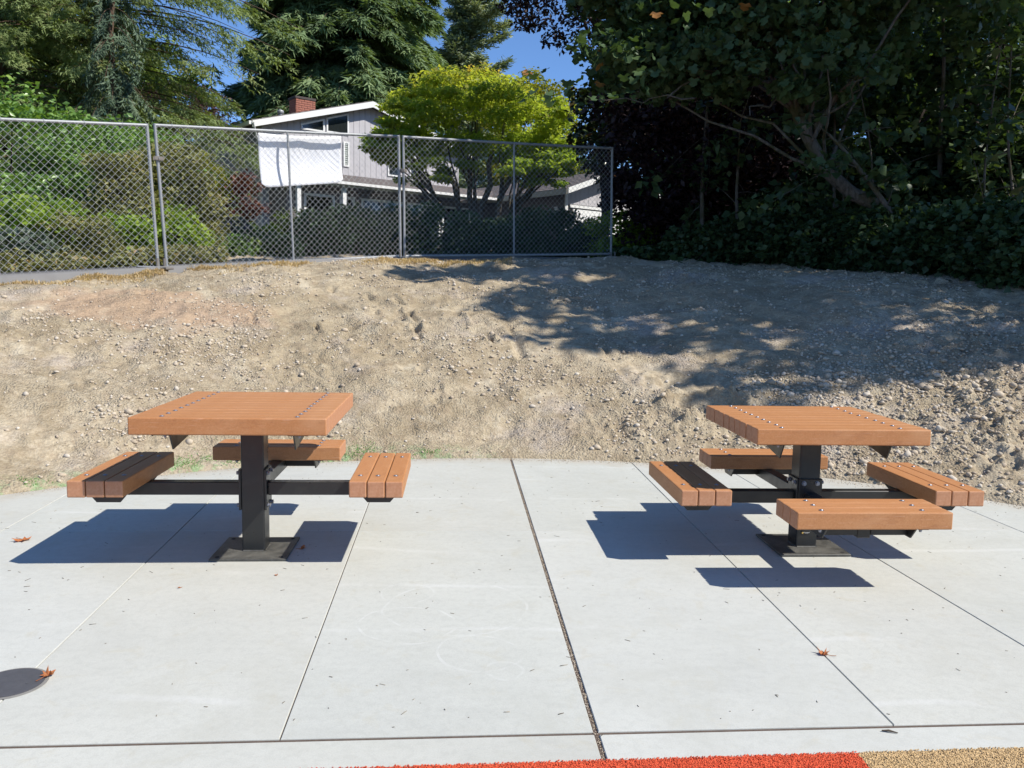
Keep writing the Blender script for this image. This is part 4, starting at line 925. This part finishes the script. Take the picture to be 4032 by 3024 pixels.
def conifer(name, label, x, y, z0, H, zlow, Rf, nb, per, size, mat, group=None, seed=1, droop=.5, tip_up=0., hang=.6, trunk_r=.3, top=None, cat='tree', az=None, bark_='bark_brown', lw=.28, tm=None, swell=0., irr=0., extra=(0,)):
    nx_ = extra[0]; nb += nx_; rng = np.random.default_rng(seed); t = thing(name, label, cat, (x, y, z0), 0, group)
    n_ = 12; TP = np.stack([rng.normal(0, .05, n_), rng.normal(0, .05, n_), np.linspace(0, H, n_)], -1); tube_obj('trunk', [(TP, np.linspace(trunk_r, .03, n_))], bark_, t, 10)
    Ps, Xs, paths, vals = [], [], [], []
    zmax = H if top is None else top
    for i in range(nb):
        z = zlow+(zmax-zlow)*((i+rng.random())/nb); a = rng.uniform(0, 2*math.pi) if az is None else rng.uniform(*az)
        if i >= nb-nx_: z = rng.uniform(*extra[1]); a = rng.uniform(*extra[2])
        L = (Rf(z)*rng.uniform(.62, 1.12) if i < nb-nx_ else extra[3]*rng.uniform(.8, 1.1))*(1+(irr if i < nb-nx_ else .05)*(2.2*float(vnoise(a*1.4, z*.22, seed))+.9*float(vnoise(a*4, z*.8, seed+5)))); dirv = np.array([math.cos(a), math.sin(a), 0]); lat = np.array([-math.sin(a), math.cos(a), 0])
        s = np.linspace(0, 1, 7)[:, None]
        path = np.array([0, 0, z])+dirv*L*s+np.array([0, 0, 1])*L*(.12*s-droop*s**2+tip_up*s**4)
        paths.append((path, np.linspace(.02*max(L/3, .5), .005, 7)))
        m_ = max(6, int(per*L/4*(.4 if i >= nb-nx_ else 1))); q = rng.random(m_)**.75
        base = np.array([0, 0, z])+dirv*L*q[:, None]+np.array([0, 0, 1])*(L*(.12*q-droop*q**2+tip_up*q**4))[:, None]
        wl = lw*L*(1.05-q*.85)*(.35+swell); off = rng.normal(0, 1, m_)*wl
        p = base+lat*off[:, None]-np.array([0, 0, 1])*(np.abs(off)*.25+rng.random(m_)*.12*L*hang)[:, None]
        Xd = dirv*(.9+.2*rng.random(m_))[:, None]+lat*(off/(wl+.05)*.8)[:, None]+np.array([0, 0, -1])*(hang*(.3+rng.random(m_)))[:, None]+rng.normal(0, .2, (m_, 3))
        Ps.append(p); Xs.append(Xd); vals.append(np.clip(rng.random()*.4+rng.random(m_)*.6, 0, 1))
    P = np.concatenate(Ps); obj('foliage', leaves(rng, P, size, tm or (T_SPRAY3 if y > 30 else T_SPRAY), mat, 'foliage', X=np.concatenate(Xs), flat=.9, vals=np.concatenate(vals)), t, kind='stuff')
    tube_obj('branches', paths, bark_, t, 4); return t

# left: drooping cedar and companions
def Xat(px, Y): return float(at(px, 620, Y)[0])
conifer('cedar_tree', 'large drooping cedar whose branches sweep over the left end of the fence', Xat(215, 24), 24, 2, 17, 2.4, lambda z: 4.9*(1-(z/19)**1.6)+.3, 150, 270, .36, 'leaf_cedar', irr=.15, extra=(9, (6.0, 8.6), (-.35, .25), 5.0), seed=3, droop=.30, hang=.75, trunk_r=.32, top=13, lw=.34)
conifer('cedar_tree', 'cedar with a dark dense crown at the far left edge', Xat(15, 23), 23, 2, 16, 2.3, lambda z: 3.6*(1-(z/19)**1.6)+.3, 105, 300, .36, 'leaf_cedar', seed=9, droop=.35, hang=.8, trunk_r=.3, top=12, lw=.34)
conifer('weeping_cypress', 'narrow weeping blue green conifer before the drooping cedar', Xat(262, 21), 21, 2, 8.5, .6, lambda z: .9*(1-z/11)+.2, 90, 260, .34, 'leaf_fir_blue', seed=5, droop=1.0, hang=2.2, trunk_r=.12, lw=.5, cat='tree')
# centre: the big fir and its neighbours
conifer('fir_tree', 'massive dark green fir standing behind the house chimney', Xat(742, 46), 46, 1.5, 34, 3.2, lambda z: 4.6*(1-(z/60)**1.4)+.4, 330, 330, .72, 'leaf_fir', irr=.30, seed=12, droop=.42, hang=.9, trunk_r=.6, top=24, lw=.36, swell=.15)
conifer('fir_tree', 'darker fir behind the roof, left of the massive one', Xat(590, 50), 50, 1.5, 20, 2, lambda z: 3.6*(1-(z/21)**1.2)+.3, 130, 260, .62, 'leaf_fir_blue', irr=.3, seed=14, droop=.30, hang=.5, tip_up=.15, trunk_r=.4, lw=.3)
conifer('fir_tree', 'dense fir between the massive one and the pine', Xat(868, 52), 52, 1.5, 30, 3, lambda z: 2.7*(1-(z/50)**1.5)+.5, 190, 260, .68, 'leaf_fir', irr=.35, seed=15, droop=.5, hang=1.0, trunk_r=.5, top=25, lw=.36, swell=.1)
conifer('young_fir', 'thin sparse young fir standing alone against the sky', Xat(470, 48), 48, 1.5, float(at(478, 138, 48)[2])-1.5, 3, lambda z: 1.7*(1-z/13.4)+.25, 75, 60, .5, 'leaf_cedar', seed=17, droop=.3, hang=.5, trunk_r=.14, lw=.3)
conifer('pine_tree', 'tall grey green pine against the sky in the middle', Xat(1012, 60), 60, 1.5, 30, 6, lambda z: 2.7*(1-(z/32)**1.8)+.35, 170, 300, .5, 'leaf_pine', irr=.25, seed=19, droop=-.05, hang=.05, tip_up=.15, trunk_r=.4, top=29, lw=.45, tm=T_STAR, swell=.2)
conifer('fir_tree', 'small fir partly hidden behind the cedar branches', Xat(390, 44), 44, 1.5, 8.0, 1, lambda z: 3.0*(1-z/8.6)+.2, 70, 200, .55, 'leaf_fir_blue', seed=21, droop=.3, hang=.4, trunk_r=.2, lw=.3)

# plum and background broadleaf trees at left
def round_tree(name, label, px, Y, pz, rx_, rz_, mat, nc, per, size, cr, seed, z0=2., tm=T_LEAF, group=None, ry_=None, limbs=6, bark_='bark_dark', cat='tree', sx=0.):
    c = at(px, pz, Y); base = (c[0]+sx, c[1], z0); tp = [base, (c[0]+sx*.8+.1, c[1], (z0*.6+c[2]*.4)), (c[0]+sx*.5, c[1], (z0*.3+c[2]*.7)), (c[0], c[1], c[2])]
    return tree(name, label, cat, base, tp, .14, [(c, (rx_, ry_ or rx_, rz_), nc, per, cr)], mat, size, tm, bark_, limbs, group, seed, limb_r=.05)
round_tree('plum_tree', 'purple leaved tree behind the cedar at far left', 115, 33, 245, 2.6, 1.3, 'leaf_plum', 60, 110, .16, .55, 31)
round_tree('plum_tree', 'purple leaved tree left of the house roof', 375, 36, 250, 2.6, 1.2, 'leaf_plum', 50, 110, .16, .55, 32)
round_tree('broadleaf_tree', 'mid green tree seen through the cedar at left', 60, 40, 150, 5.5, 4.2, 'leaf_back', 130, 120, .28, 1.0, 33)
round_tree('broadleaf_tree', 'pale green tree behind the cedar trunk', 250, 44, 190, 4.5, 2.6, 'leaf_back', 90, 110, .28, .9, 34)
round_tree('broadleaf_tree', 'yellow green tree behind the right side of the Japanese maple', 1150, 40, 300, 2.5, 3.0, 'leaf_yellow', 80, 130, .2, .7, 35)
round_tree('broadleaf_tree', 'fresh green tree low behind the garage roof', 1190, 44, 385, 3.5, 2.0, 'leaf_green', 70, 130, .22, .8, 36)

# Japanese maple: several stems and layered cloud pads
def jap_maple():
    rng = np.random.default_rng(41); c0 = at(1035, 480, 22.5); base = np.array([c0[0], c0[1], gz(c0[0], c0[1])]); t = thing('japanese_maple', 'yellow green spreading maple with several bare stems before the house', 'tree', base)
    top = at(1035, 300, 22.5)-base; K = []
    spec = []
    for px, py, w in ((880,215,22),(930,175,28),(985,165,32),(1045,170,34),(1100,195,30),(1150,240,26),(1195,265,24),(1225,330,18),(1190,350,22),(1130,330,22),(860,285,22),(905,300,22),(950,245,30),(1010,230,34),(1075,250,34),(1140,290,28),(930,330,20),(985,300,30),(1040,310,30),(1090,340,20),(1180,310,26),(835,300,14),(860,345,14),(820,315,10),(1205,295,20),(900,250,24),(845,250,14),(960,205,26),(1025,200,26),(1085,215,26),(1010,345,20),(1150,375,14),(1210,380,14),(900,370,14),(960,380,12),(800,322,14),(840,335,16),(815,300,12),(1225,240,18),(1215,350,16),(1165,340,18),(1120,300,22),(870,320,16)):
        for j in range(6): spec.append((px+rng.normal(0, 12), py+rng.normal(0, 11), 22.5+rng.uniform(-1.7, 1.6), w))
    P, vals = [], []
    for px, py, Y, w in spec:
        q = at(px, py, Y)-base; K.append(q); r_ = w*.0115*rng.uniform(.8, 1.3); m_ = 190
        pp = q+ball(rng, m_, .2)*np.array([r_*1.35, r_*1.35, r_*.38]); P.append(pp)
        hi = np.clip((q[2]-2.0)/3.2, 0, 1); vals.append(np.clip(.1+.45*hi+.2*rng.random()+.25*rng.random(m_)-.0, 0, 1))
    P = np.concatenate(P); K = np.array(K)
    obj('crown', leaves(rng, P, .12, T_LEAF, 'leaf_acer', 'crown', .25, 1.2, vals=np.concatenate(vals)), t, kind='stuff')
    stems = []
    for j, (dx, dz) in enumerate(((-1.5, 2.2), (-.9, 2.6), (-.3, 2.9), (.35, 3.0), (.9, 2.6), (1.5, 2.3))):
        e = np.array([dx, rng.uniform(-.5, .5), dz]); s0 = np.array([dx*.12, rng.uniform(-.1, .1), .0]); pth = curve(s0, e, (dx*-.12, 0, -.05), 8, .05, rng)
        stems.append(pth); tube_obj('stem', [(pth, np.linspace(.125, .05, 8))], 'bark_grey', t, 8)
    for i in rng.choice(len(K), 48, replace=False):
        s_ = stems[int(np.argmin([abs(p[-1][0]-K[i][0]) for p in stems]))]; j = rng.integers(3, 8)
        tube_obj('branch', [(curve(s_[j], K[i], (0, 0, .12), 6, .04, rng), np.linspace(.034, .006, 6))], 'bark_grey', t, 5)
jap_maple()

# shrubs beyond the left fence panels
S = shrub
gl = 'laurels and other shrubs behind the fence'
def sh(name, label, px, Y, w, h, mat, **kw):
    x = Xat(px, Y); return S(name, label, 'shrub', x, Y, w, kw.pop('d', w*.8), h, mat, group=gl, **kw)
sh('laurel_shrub', 'tall glossy green laurel at the left edge behind the fence', 40, 13.6, 3.2, 2.75, 'leaf_laurel', size=.10, ncl=110, per=120, clr=.34)
sh('laurel_shrub', 'second tall laurel, lighter at its top, left of the fence joint', 215, 14.6, 2.6, 2.5, 'leaf_laurel', size=.10, ncl=90, per=120, clr=.34)
sh('laurel_shrub', 'dark laurel behind the fence joint', 330, 16.0, 2.6, 2.5, 'leaf_laurel', size=.10, ncl=80, per=110, clr=.34)
sh('rhododendron', 'big olive brown rhododendron right of the fence joint', 375, 14.0, 2.1, 2.0, 'leaf_olive', size=.085, ncl=100, per=120, clr=.26)
sh('rhododendron', 'second olive brown shrub left of the fence joint', 262, 13.1, 1.5, 1.7, 'leaf_olive', size=.075, ncl=70, per=110, clr=.24)
sh('topiary_shrub', 'small rounded yellow green shrub at the house corner', 455, 17.5, .95, 2.35, 'leaf_yellow', size=.06, ncl=34, per=110, clr=.2, low=.5)
sh('laurel_shrub', 'low bright yellow green laurel at the left edge', 40, 11.6, 1.3, .95, 'leaf_bright', size=.11, ncl=44, per=60, clr=.2)
sh('laurel_shrub', 'small bright green laurel behind the left fence panel', 120, 12.2, 1.2, .9, 'leaf_bright', size=.10, ncl=30, per=60, clr=.2)
sh('ivy_mound', 'grey green ivy mound at the left edge by the bottom rail', 25, 11.1, 1.3, .55, 'leaf_ivy', size=.075, ncl=40, per=70, clr=.17, tm=T_BROAD)
sh('low_shrub', 'low olive shrub beneath the left fence panel', 165, 12.0, 1.5, .75, 'leaf_olive', size=.06, ncl=60, per=90, clr=.18)
sh('low_shrub', 'light green low shrub left of the fence joint', 262, 12.4, 1.1, .8, 'leaf_bright', size=.08, ncl=34, per=60, clr=.19, tm=T_BROAD)
sh('low_shrub', 'light green low shrub right of the fence joint', 372, 13.4, 1.3, .9, 'leaf_bright', size=.075, ncl=36, per=60, clr=.19, tm=T_BROAD)
sh('red_barberry', 'red leaved bush before the dark house wall', 520, 18.6, 1.3, 2.1, 'leaf_red', size=.08, ncl=60, per=80, clr=.22)
sh('leafy_shrub', 'green shrub above the red bush', 495, 20.5, 1.4, 2.1, 'leaf_green', size=.10, ncl=40, per=60, clr=.22)
sh('lavender', 'grey green lavender clump with faint purple tips', 462, 16.2, 1.0, .9, 'leaf_lavender', size=.09, ncl=40, per=80, clr=.18, droop=-1.2, flat=0)
sh('lavender', 'smaller lavender clump nearer the porch', 515, 17.0, 1.0, .8, 'leaf_lavender', size=.09, ncl=36, per=80, clr=.18, droop=-1.2, flat=0)
sh('flower_bed_plant', 'bright green strappy plant below the porch posts', 575, 17.5, 1.1, .7, 'leaf_bright', size=.10, ncl=24, per=60, clr=.16, droop=-1., flat=0)
sh('leafy_shrub', 'mid green shrub before the porch windows', 660, 20.5, 2.2, 1.4, 'leaf_green', size=.09, ncl=60, per=70, clr=.24)
sh('leafy_shrub', 'leafy shrub growing under the right porch windows', 760, 21.5, 2.4, 1.5, 'leaf_green', size=.09, ncl=60, per=70, clr=.24)
sh('low_shrub', 'broad low green shrub right of the lavender', 480, 14.8, 1.6, .5, 'leaf_laurel', size=.07, ncl=60, per=80, clr=.2)
sh('low_shrub', 'dark low shrub behind the middle of the sunlit panel', 560, 15.4, 2.0, .5, 'leaf_juniper', size=.06, ncl=80, per=110, clr=.2)
gj = 'dark juniper hedge behind the fence'
for (px, Y, w, h, la) in ((735,17.0,2.0,1.15,'dark juniper left of the middle fence joint'), (810,17.8,2.6,1.25,'dark juniper right behind the middle fence joint'), (930,18.4,2.6,1.3,'dark juniper below the white gutter of the house'),
                       (1060,18.6,2.6,1.05,'dark juniper at the foot of the Japanese maple'), (1180,18.8,2.4,1.3,'tallest dark juniper, left of the garage corner'), (1275,19.3,1.7,.95,'dark juniper next to the garage corner')):
    S('juniper', la, 'hedge', Xat(px, Y), Y, w, 1.9, h, 'leaf_juniper', size=.085, ncl=90, per=100, clr=.24, group=gj, flat=.3)
S('conical_shrub', 'small light green conifer shrub at the garage corner', 'shrub', Xat(1255, 21), 21, .9, .9, 1.5, 'leaf_green', size=.06, ncl=30, per=90, clr=.16)
gg = 'sunlit bushes right of the fence'
for (px, Y, w, h, mt, la) in ((1345,18.0,1.7,1.45,'leaf_bright','sunlit bush just right of the fence end'), (1430,18.6,2.2,1.5,'leaf_bright','yellowish bush farther right of the fence end'), (1500,18.0,1.8,1.1,'leaf_green','low bush at the edge of the deep shade')):  # leaf_bright here puts sunlight into the leaf colour; nearby crowns block the sun
    S('bush', la, 'shrub', Xat(px, Y), Y, w, 1.4, h, mt, size=.09, ncl=60, per=70, clr=.22, group=gg)

rng = np.random.default_rng(300); n_ = 8000; th = rng.uniform(-47, -23, n_); a = np.radians(th)
fr_ = np.interp(th, [-47,-38.3,-28.6,-18,-9.9,-6], [10.05,10.1,10.36,10.88,11.5,11.95])+.08+rng.uniform(0, 1, n_)**1.3*1.5
P = np.stack([PC[0]+fr_*np.sin(a), PC[1]+fr_*np.cos(a), np.zeros(n_)], -1); P[:, 2] = zbase(P[:, 0], P[:, 1])+.03+rng.random(n_)*(.10+.16*np.clip(fbm(P[:, 0], P[:, 1], 1.5, 2, 7)+.5, 0, 1))
g = obj('ground_cover', leaves(rng, P, .07, T_BROAD, 'leaf_olive', 'ground_cover', .1, .8)); tag(g, 'low green ground cover growing right behind the fence', 'ground cover', kind='stuff')
# ------------------------------------------------------------------ right: deep shade
# big-leaf maple with leaning trunk
mp_px = [(2085,640,12.2),(2040,560,12.5),(1985,500,12.7),(1920,455,12.8),(1840,418,12.9),(1785,370,13.0),(1752,310,13.0),(1722,245,13.0),(1702,200,13.0),(1690,140,13.0),(1668,80,13.0),(1650,-20,12.9),(1640,-160,12.8),(1650,-330,12.6)]
TPm = np.array([at(*p) for p in mp_px]); base = TPm[0].copy(); base[2] = gz(base[0], base[1])-.1; TPm = np.concatenate([[base], TPm])
LEFT = [((2.35,13.6,5.9), (1.4,1.5,.9), 42, 88, .42), ((3.6,13.2,6.1), (1.7,1.8,1.2), 62, 92, .48), ((1.75,12.9,4.75), (1.0,1.0,.35), 18, 60, .32), ((2.7,12.9,4.7), (1.0,1.0,.4), 20, 60, .34), ((5.4,13.0,6.3), (2.2,2.2,1.4), 62, 90, .52), ((4.2,12.4,4.6), (1.2,1.1,.4), 16, 55, .34)]
HIGH = [((4.6,14.1,10.2), (4.0,3.4,3.2), 88, 80, .72), ((1.4,15.3,8.6), (2.4,2.2,1.6), 36, 60, .6), ((8.0,12.4,9.5), (3.2,2.3,3.2), 60, 60, .75)]
tree('bigleaf_maple', 'big leaved maple with a curved leaning trunk and low spreading branches', 'tree', base, TPm, np.linspace(.125, .06, len(TPm)), LEFT, 'leaf_maple', .142, T_MAPLE, 'bark_grey', 30, seed=51, droop=.5, flat=.9, limb_r=.03)
mpo = bpy.data.objects['bigleaf_maple']
rng = np.random.default_rng(52); K = np.concatenate([clumps(rng, np.array(c_)-base, rd_, nc_, -.9, .35) for c_, rd_, nc_, pr_, cr__ in HIGH]); P = clump_leaves(rng, K, .72, 72)
obj('crown', leaves(rng, P, .19, T_BROAD, 'leaf_maple', 'crown', .5, .9), mpo, kind='stuff')
# low bare looking branches in view
for P0, P1, bend, r0 in (((1690,140,13.),(1440,212,12.4),(0,0,.15),.04), ((1702,200,13.),(1500,150,12.6),(0,0,.1),.035), ((1700,170,13.),(1560,40,12.8),(0,0,-.1),.035), ((1752,310,13.),(1850,180,12.6),(0,0,.1),.03), ((1702,195,13),(1620,250,12.2),(0,0,0),.025), ((1500,212,12.5),(1290,215,12.2),(0,0,-.05),.014)):
    tube_obj('branch', [(curve(at(*P0)-base, at(*P1)-base, bend, 8, .05, np.random.default_rng(int(P1[0]))), np.linspace(r0, r0*.3, 8))], 'bark_grey', mpo, 6)
# separate near leaves at the tips of its lowest branches
rng = np.random.default_rng(55); mm = []
for i in range(4):
    TV, TF = T_MAPLE; V = TV.copy()*.18; V[:, 2] += rng.normal(0, .008, len(V)); mm.append(np_mesh('leaf', V, [TF], 'leaf_maple', v=np.full(len(V), [.5,.8,.99,.3][i])))
for px, py, Y in [(x_, y_, 11.3) for x_, y_ in ((1500,6),(1530,14),(1560,8),(1590,22),(1480,24),(1446,10),(1418,26),(1610,6))]+[(1135+rng.uniform(0, 260), 165+rng.uniform(-22, 60), 12.3) for _ in range(42)]+[(1240+rng.uniform(0, 300), 40+rng.uniform(0, 110), 12.2) for _ in range(50)]:
    o = obj('leaf', mm[rng.choice(4, p=[.45,.3,.07,.18])], mpo, tuple(at(px, py, Y+rng.uniform(-.5, .5))-base)); o.rotation_euler = (rng.uniform(-.6, .6), rng.uniform(.2, 1.3), rng.uniform(0, 6.28))

# dark purple tree and magnolia
round_tree('purple_plum', 'near black purple leaved tree in the shade right of the fence', 1500, 17.0, 325, 1.9, 1.9, 'leaf_purple', 190, 110, .13, .5, 61, z0=2., ry_=1.6, limbs=14)
round_tree('purple_plum', 'tall dark purple tree rising above the left tip of the maple', 1225, 19.0, -75, 1.6, 1.7, 'leaf_purple', 110, 95, .11, .42, 62, z0=2., ry_=2., limbs=10, sx=2.2)
round_tree('magnolia', 'dark magnolia with rusty leaf undersides right of the fence end', 1305, 19.5, 290, .72, 1.25, 'leaf_magnolia', 48, 80, .16, .3, 63, z0=2., tm=T_LEAF)
# tall dark trees closing the right side
gd_ = 'shaded woodland trees at right'
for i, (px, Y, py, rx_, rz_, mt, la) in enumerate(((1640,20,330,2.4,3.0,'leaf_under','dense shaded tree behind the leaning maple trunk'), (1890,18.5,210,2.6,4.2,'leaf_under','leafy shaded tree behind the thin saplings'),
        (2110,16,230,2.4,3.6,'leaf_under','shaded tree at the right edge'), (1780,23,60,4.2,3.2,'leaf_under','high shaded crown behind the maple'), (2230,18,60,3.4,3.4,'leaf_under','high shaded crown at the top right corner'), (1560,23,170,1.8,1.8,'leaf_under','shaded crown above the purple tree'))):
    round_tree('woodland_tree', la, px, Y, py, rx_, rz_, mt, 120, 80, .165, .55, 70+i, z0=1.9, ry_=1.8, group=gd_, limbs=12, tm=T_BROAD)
for i, (px, Y, py, rx_, rz_, mt, la) in enumerate(((1800,34,250,5.5,4.5,'leaf_back','sunlit tree glimpsed through the shaded woodland'), (2130,32,260,5,5,'leaf_back','sunlit tree beyond the woods at the right edge'), (1560,36,260,4.5,4,'leaf_fir','dark tree far behind the purple plum'), (2350,26,200,5,6,'leaf_under','dark tree beyond the right edge of the frame'))):
    round_tree('background_tree', la, px, Y, py, rx_, rz_, mt, 150, 90, .26, .95, 90+i, z0=2, ry_=2.5, group='background trees at right', limbs=4)
# trees standing out of frame to the right whose crowns shade the slope
def shade_tree(label, x, y, crowns, seed):
    z0 = gz(x, y); tree('roadside_tree', label, 'tree', (x, y, z0), [(x, y, z0-.1), (x+.1, y, 3.5), (x-.1, y+.1, 7), (x, y, 10)], .24, crowns, 'leaf_maple', .2, T_BROAD, 'bark_grey', 14, 'tall trees right of the frame', seed)
SHADE = [('tall tree right of the frame whose crown shades the slope', 10.5, 7.4, [((9.3,7.2,8.6), (2.7,1.9,2.1), 68, 60, .42), ((7.6,8.9,7.4), (1.6,1.5,1.1), 28, 70, .42), ((11.0,4.7,8.6), (2.0,1.3,1.6), 34, 66, .40), ((12.,7.6,10.), (2.8,2.4,2.4), 40, 80, .6)], 101),
         ('tall tree beside the slope at the right, beyond the frame', 9.6, 11.0, [((9.6,10.2,9.0), (3.0,2.2,2.6), 78, 68, .46), ((7.2,10.6,7.4), (1.8,1.6,1.3), 34, 80, .45), ((5.5,8.9,8.3), (1.2,.8,.7), 14, 60, .34)], 102)]
for s_ in SHADE: shade_tree(*s_)
# thin saplings and slanting stems in the shade
gs = 'thin bare stems in the shaded woods'
for i, (pp, Y, r_, la) in enumerate((([(1965,600),(1935,470),(1860,370),(1820,320),(1790,290)], 12.4, .05, 'slanting stem crossing below the leaning maple'), ([(1810,620),(1805,500),(1800,380),(1806,200),(1795,60)], 14.2, .035, 'upright thin stem behind the slanting one'),
        ([(1838,610),(1830,520),(1822,440),(1815,330)], 14., .02, 'slender stem next to the upright one'), ([(2040,610),(2030,480),(2030,300),(2040,150),(2035,-40)], 14.5, .055, 'pale trunk at the upper right'), ([(2120,640),(2128,470),(2125,370),(2140,250),(2165,80)], 12.8, .022, 'thin pale stem near the right edge'),
        ([(1900,600),(1890,470),(1880,300),(1850,160),(1830,90)], 13.6, .02, 'long thin stem leaning left'), ([(2190,660),(2195,480),(2175,300),(2185,100)], 13.2, .03, 'rightmost thin stem in the dark woods'), ([(1520,560),(1515,400),(1530,200)], 15.5, .05, 'dark trunk below the purple tree'), ([(1600,570),(1590,430),(1600,260)], 15., .04, 'dark trunk right of the purple tree'))):
    P = np.array([at(x_, y_, Y) for x_, y_ in pp]); b = P[0].copy(); b[2] = gz(b[0], b[1])-.05; P = np.concatenate([[b], P[1:]]) if P[0][2] < b[2]+.2 else np.concatenate([[b], P])
    # resample smoothly
    t_ = np.linspace(0, len(P)-1, 14); P = np.stack([np.interp(t_, range(len(P)), P[:, k_]) for k_ in range(3)], -1); P[1:-1] = (P[:-2]+2*P[1:-1]+P[2:])/4
    t = thing('sapling', la, 'sapling', b, 0, gs); tube_obj('trunk', [(P-b, np.linspace(r_, r_*.4, len(P)))], 'bark_grey', t, 8)
    rg = np.random.default_rng(i); K = P[4:]-b+rg.normal(0, .5, (10, 3)); pl = clump_leaves(rg, K, .35, 26); obj('foliage', leaves(rg, pl, .15, T_BROAD, 'leaf_under', 'foliage', .4, .8), t, kind='stuff')
    tube_obj('twigs', [(curve(P[4+j]-b, K[j], (0,0,.05), 4), np.linspace(.01, .003, 4)) for j in range(10)], 'bark_grey', t, 4, kind='stuff')
# understorey along the crest
gu = 'dark undergrowth along the top of the slope'
us = [(1370,15.6,1.3,.28),(1440,15.5,1.5,.34),(1515,15.2,1.6,.7),(1590,14.8,1.8,1.),(1670,14.2,1.8,1.05),(1750,13.7,1.8,1.1),(1830,13.2,1.8,1.1),(1910,12.6,1.8,1.1),(1990,12.0,1.8,1.1),(2070,11.5,1.8,1.15),(2150,11.0,1.7,1.2),(2240,10.5,1.7,1.2)]
wh = ['beside the fence end', 'next but one to the fence end', 'below the purple tree', 'right of the purple tree trunk', 'at the darkest part of the wood', 'left of the slender stems', 'around the slender stems', 'below the slanting stem', 'at the foot of the leaning maple', 'right of the leaning maple foot', 'second from the right edge', 'at the right edge of the picture']
for i, (px, Y, w, h) in enumerate(us):
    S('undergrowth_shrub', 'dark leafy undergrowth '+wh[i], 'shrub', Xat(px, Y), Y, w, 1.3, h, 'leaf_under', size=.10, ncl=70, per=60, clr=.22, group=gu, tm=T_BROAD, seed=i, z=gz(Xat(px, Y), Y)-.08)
for i, (px, Y, w, h) in enumerate(((1600,17.5,3.4,2.3),(1750,17,3.2,2.4),(1900,16,3.2,2.4),(2050,15,3.2,2.5),(2200,14.2,3.,2.6),(1480,19,3.2,1.6))):
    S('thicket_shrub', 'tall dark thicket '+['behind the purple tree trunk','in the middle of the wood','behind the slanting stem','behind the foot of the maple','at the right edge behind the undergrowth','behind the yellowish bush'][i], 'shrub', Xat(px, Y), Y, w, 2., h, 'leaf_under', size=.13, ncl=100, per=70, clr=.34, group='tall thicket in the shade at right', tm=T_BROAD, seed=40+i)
rng = np.random.default_rng(77)
if 0: pass
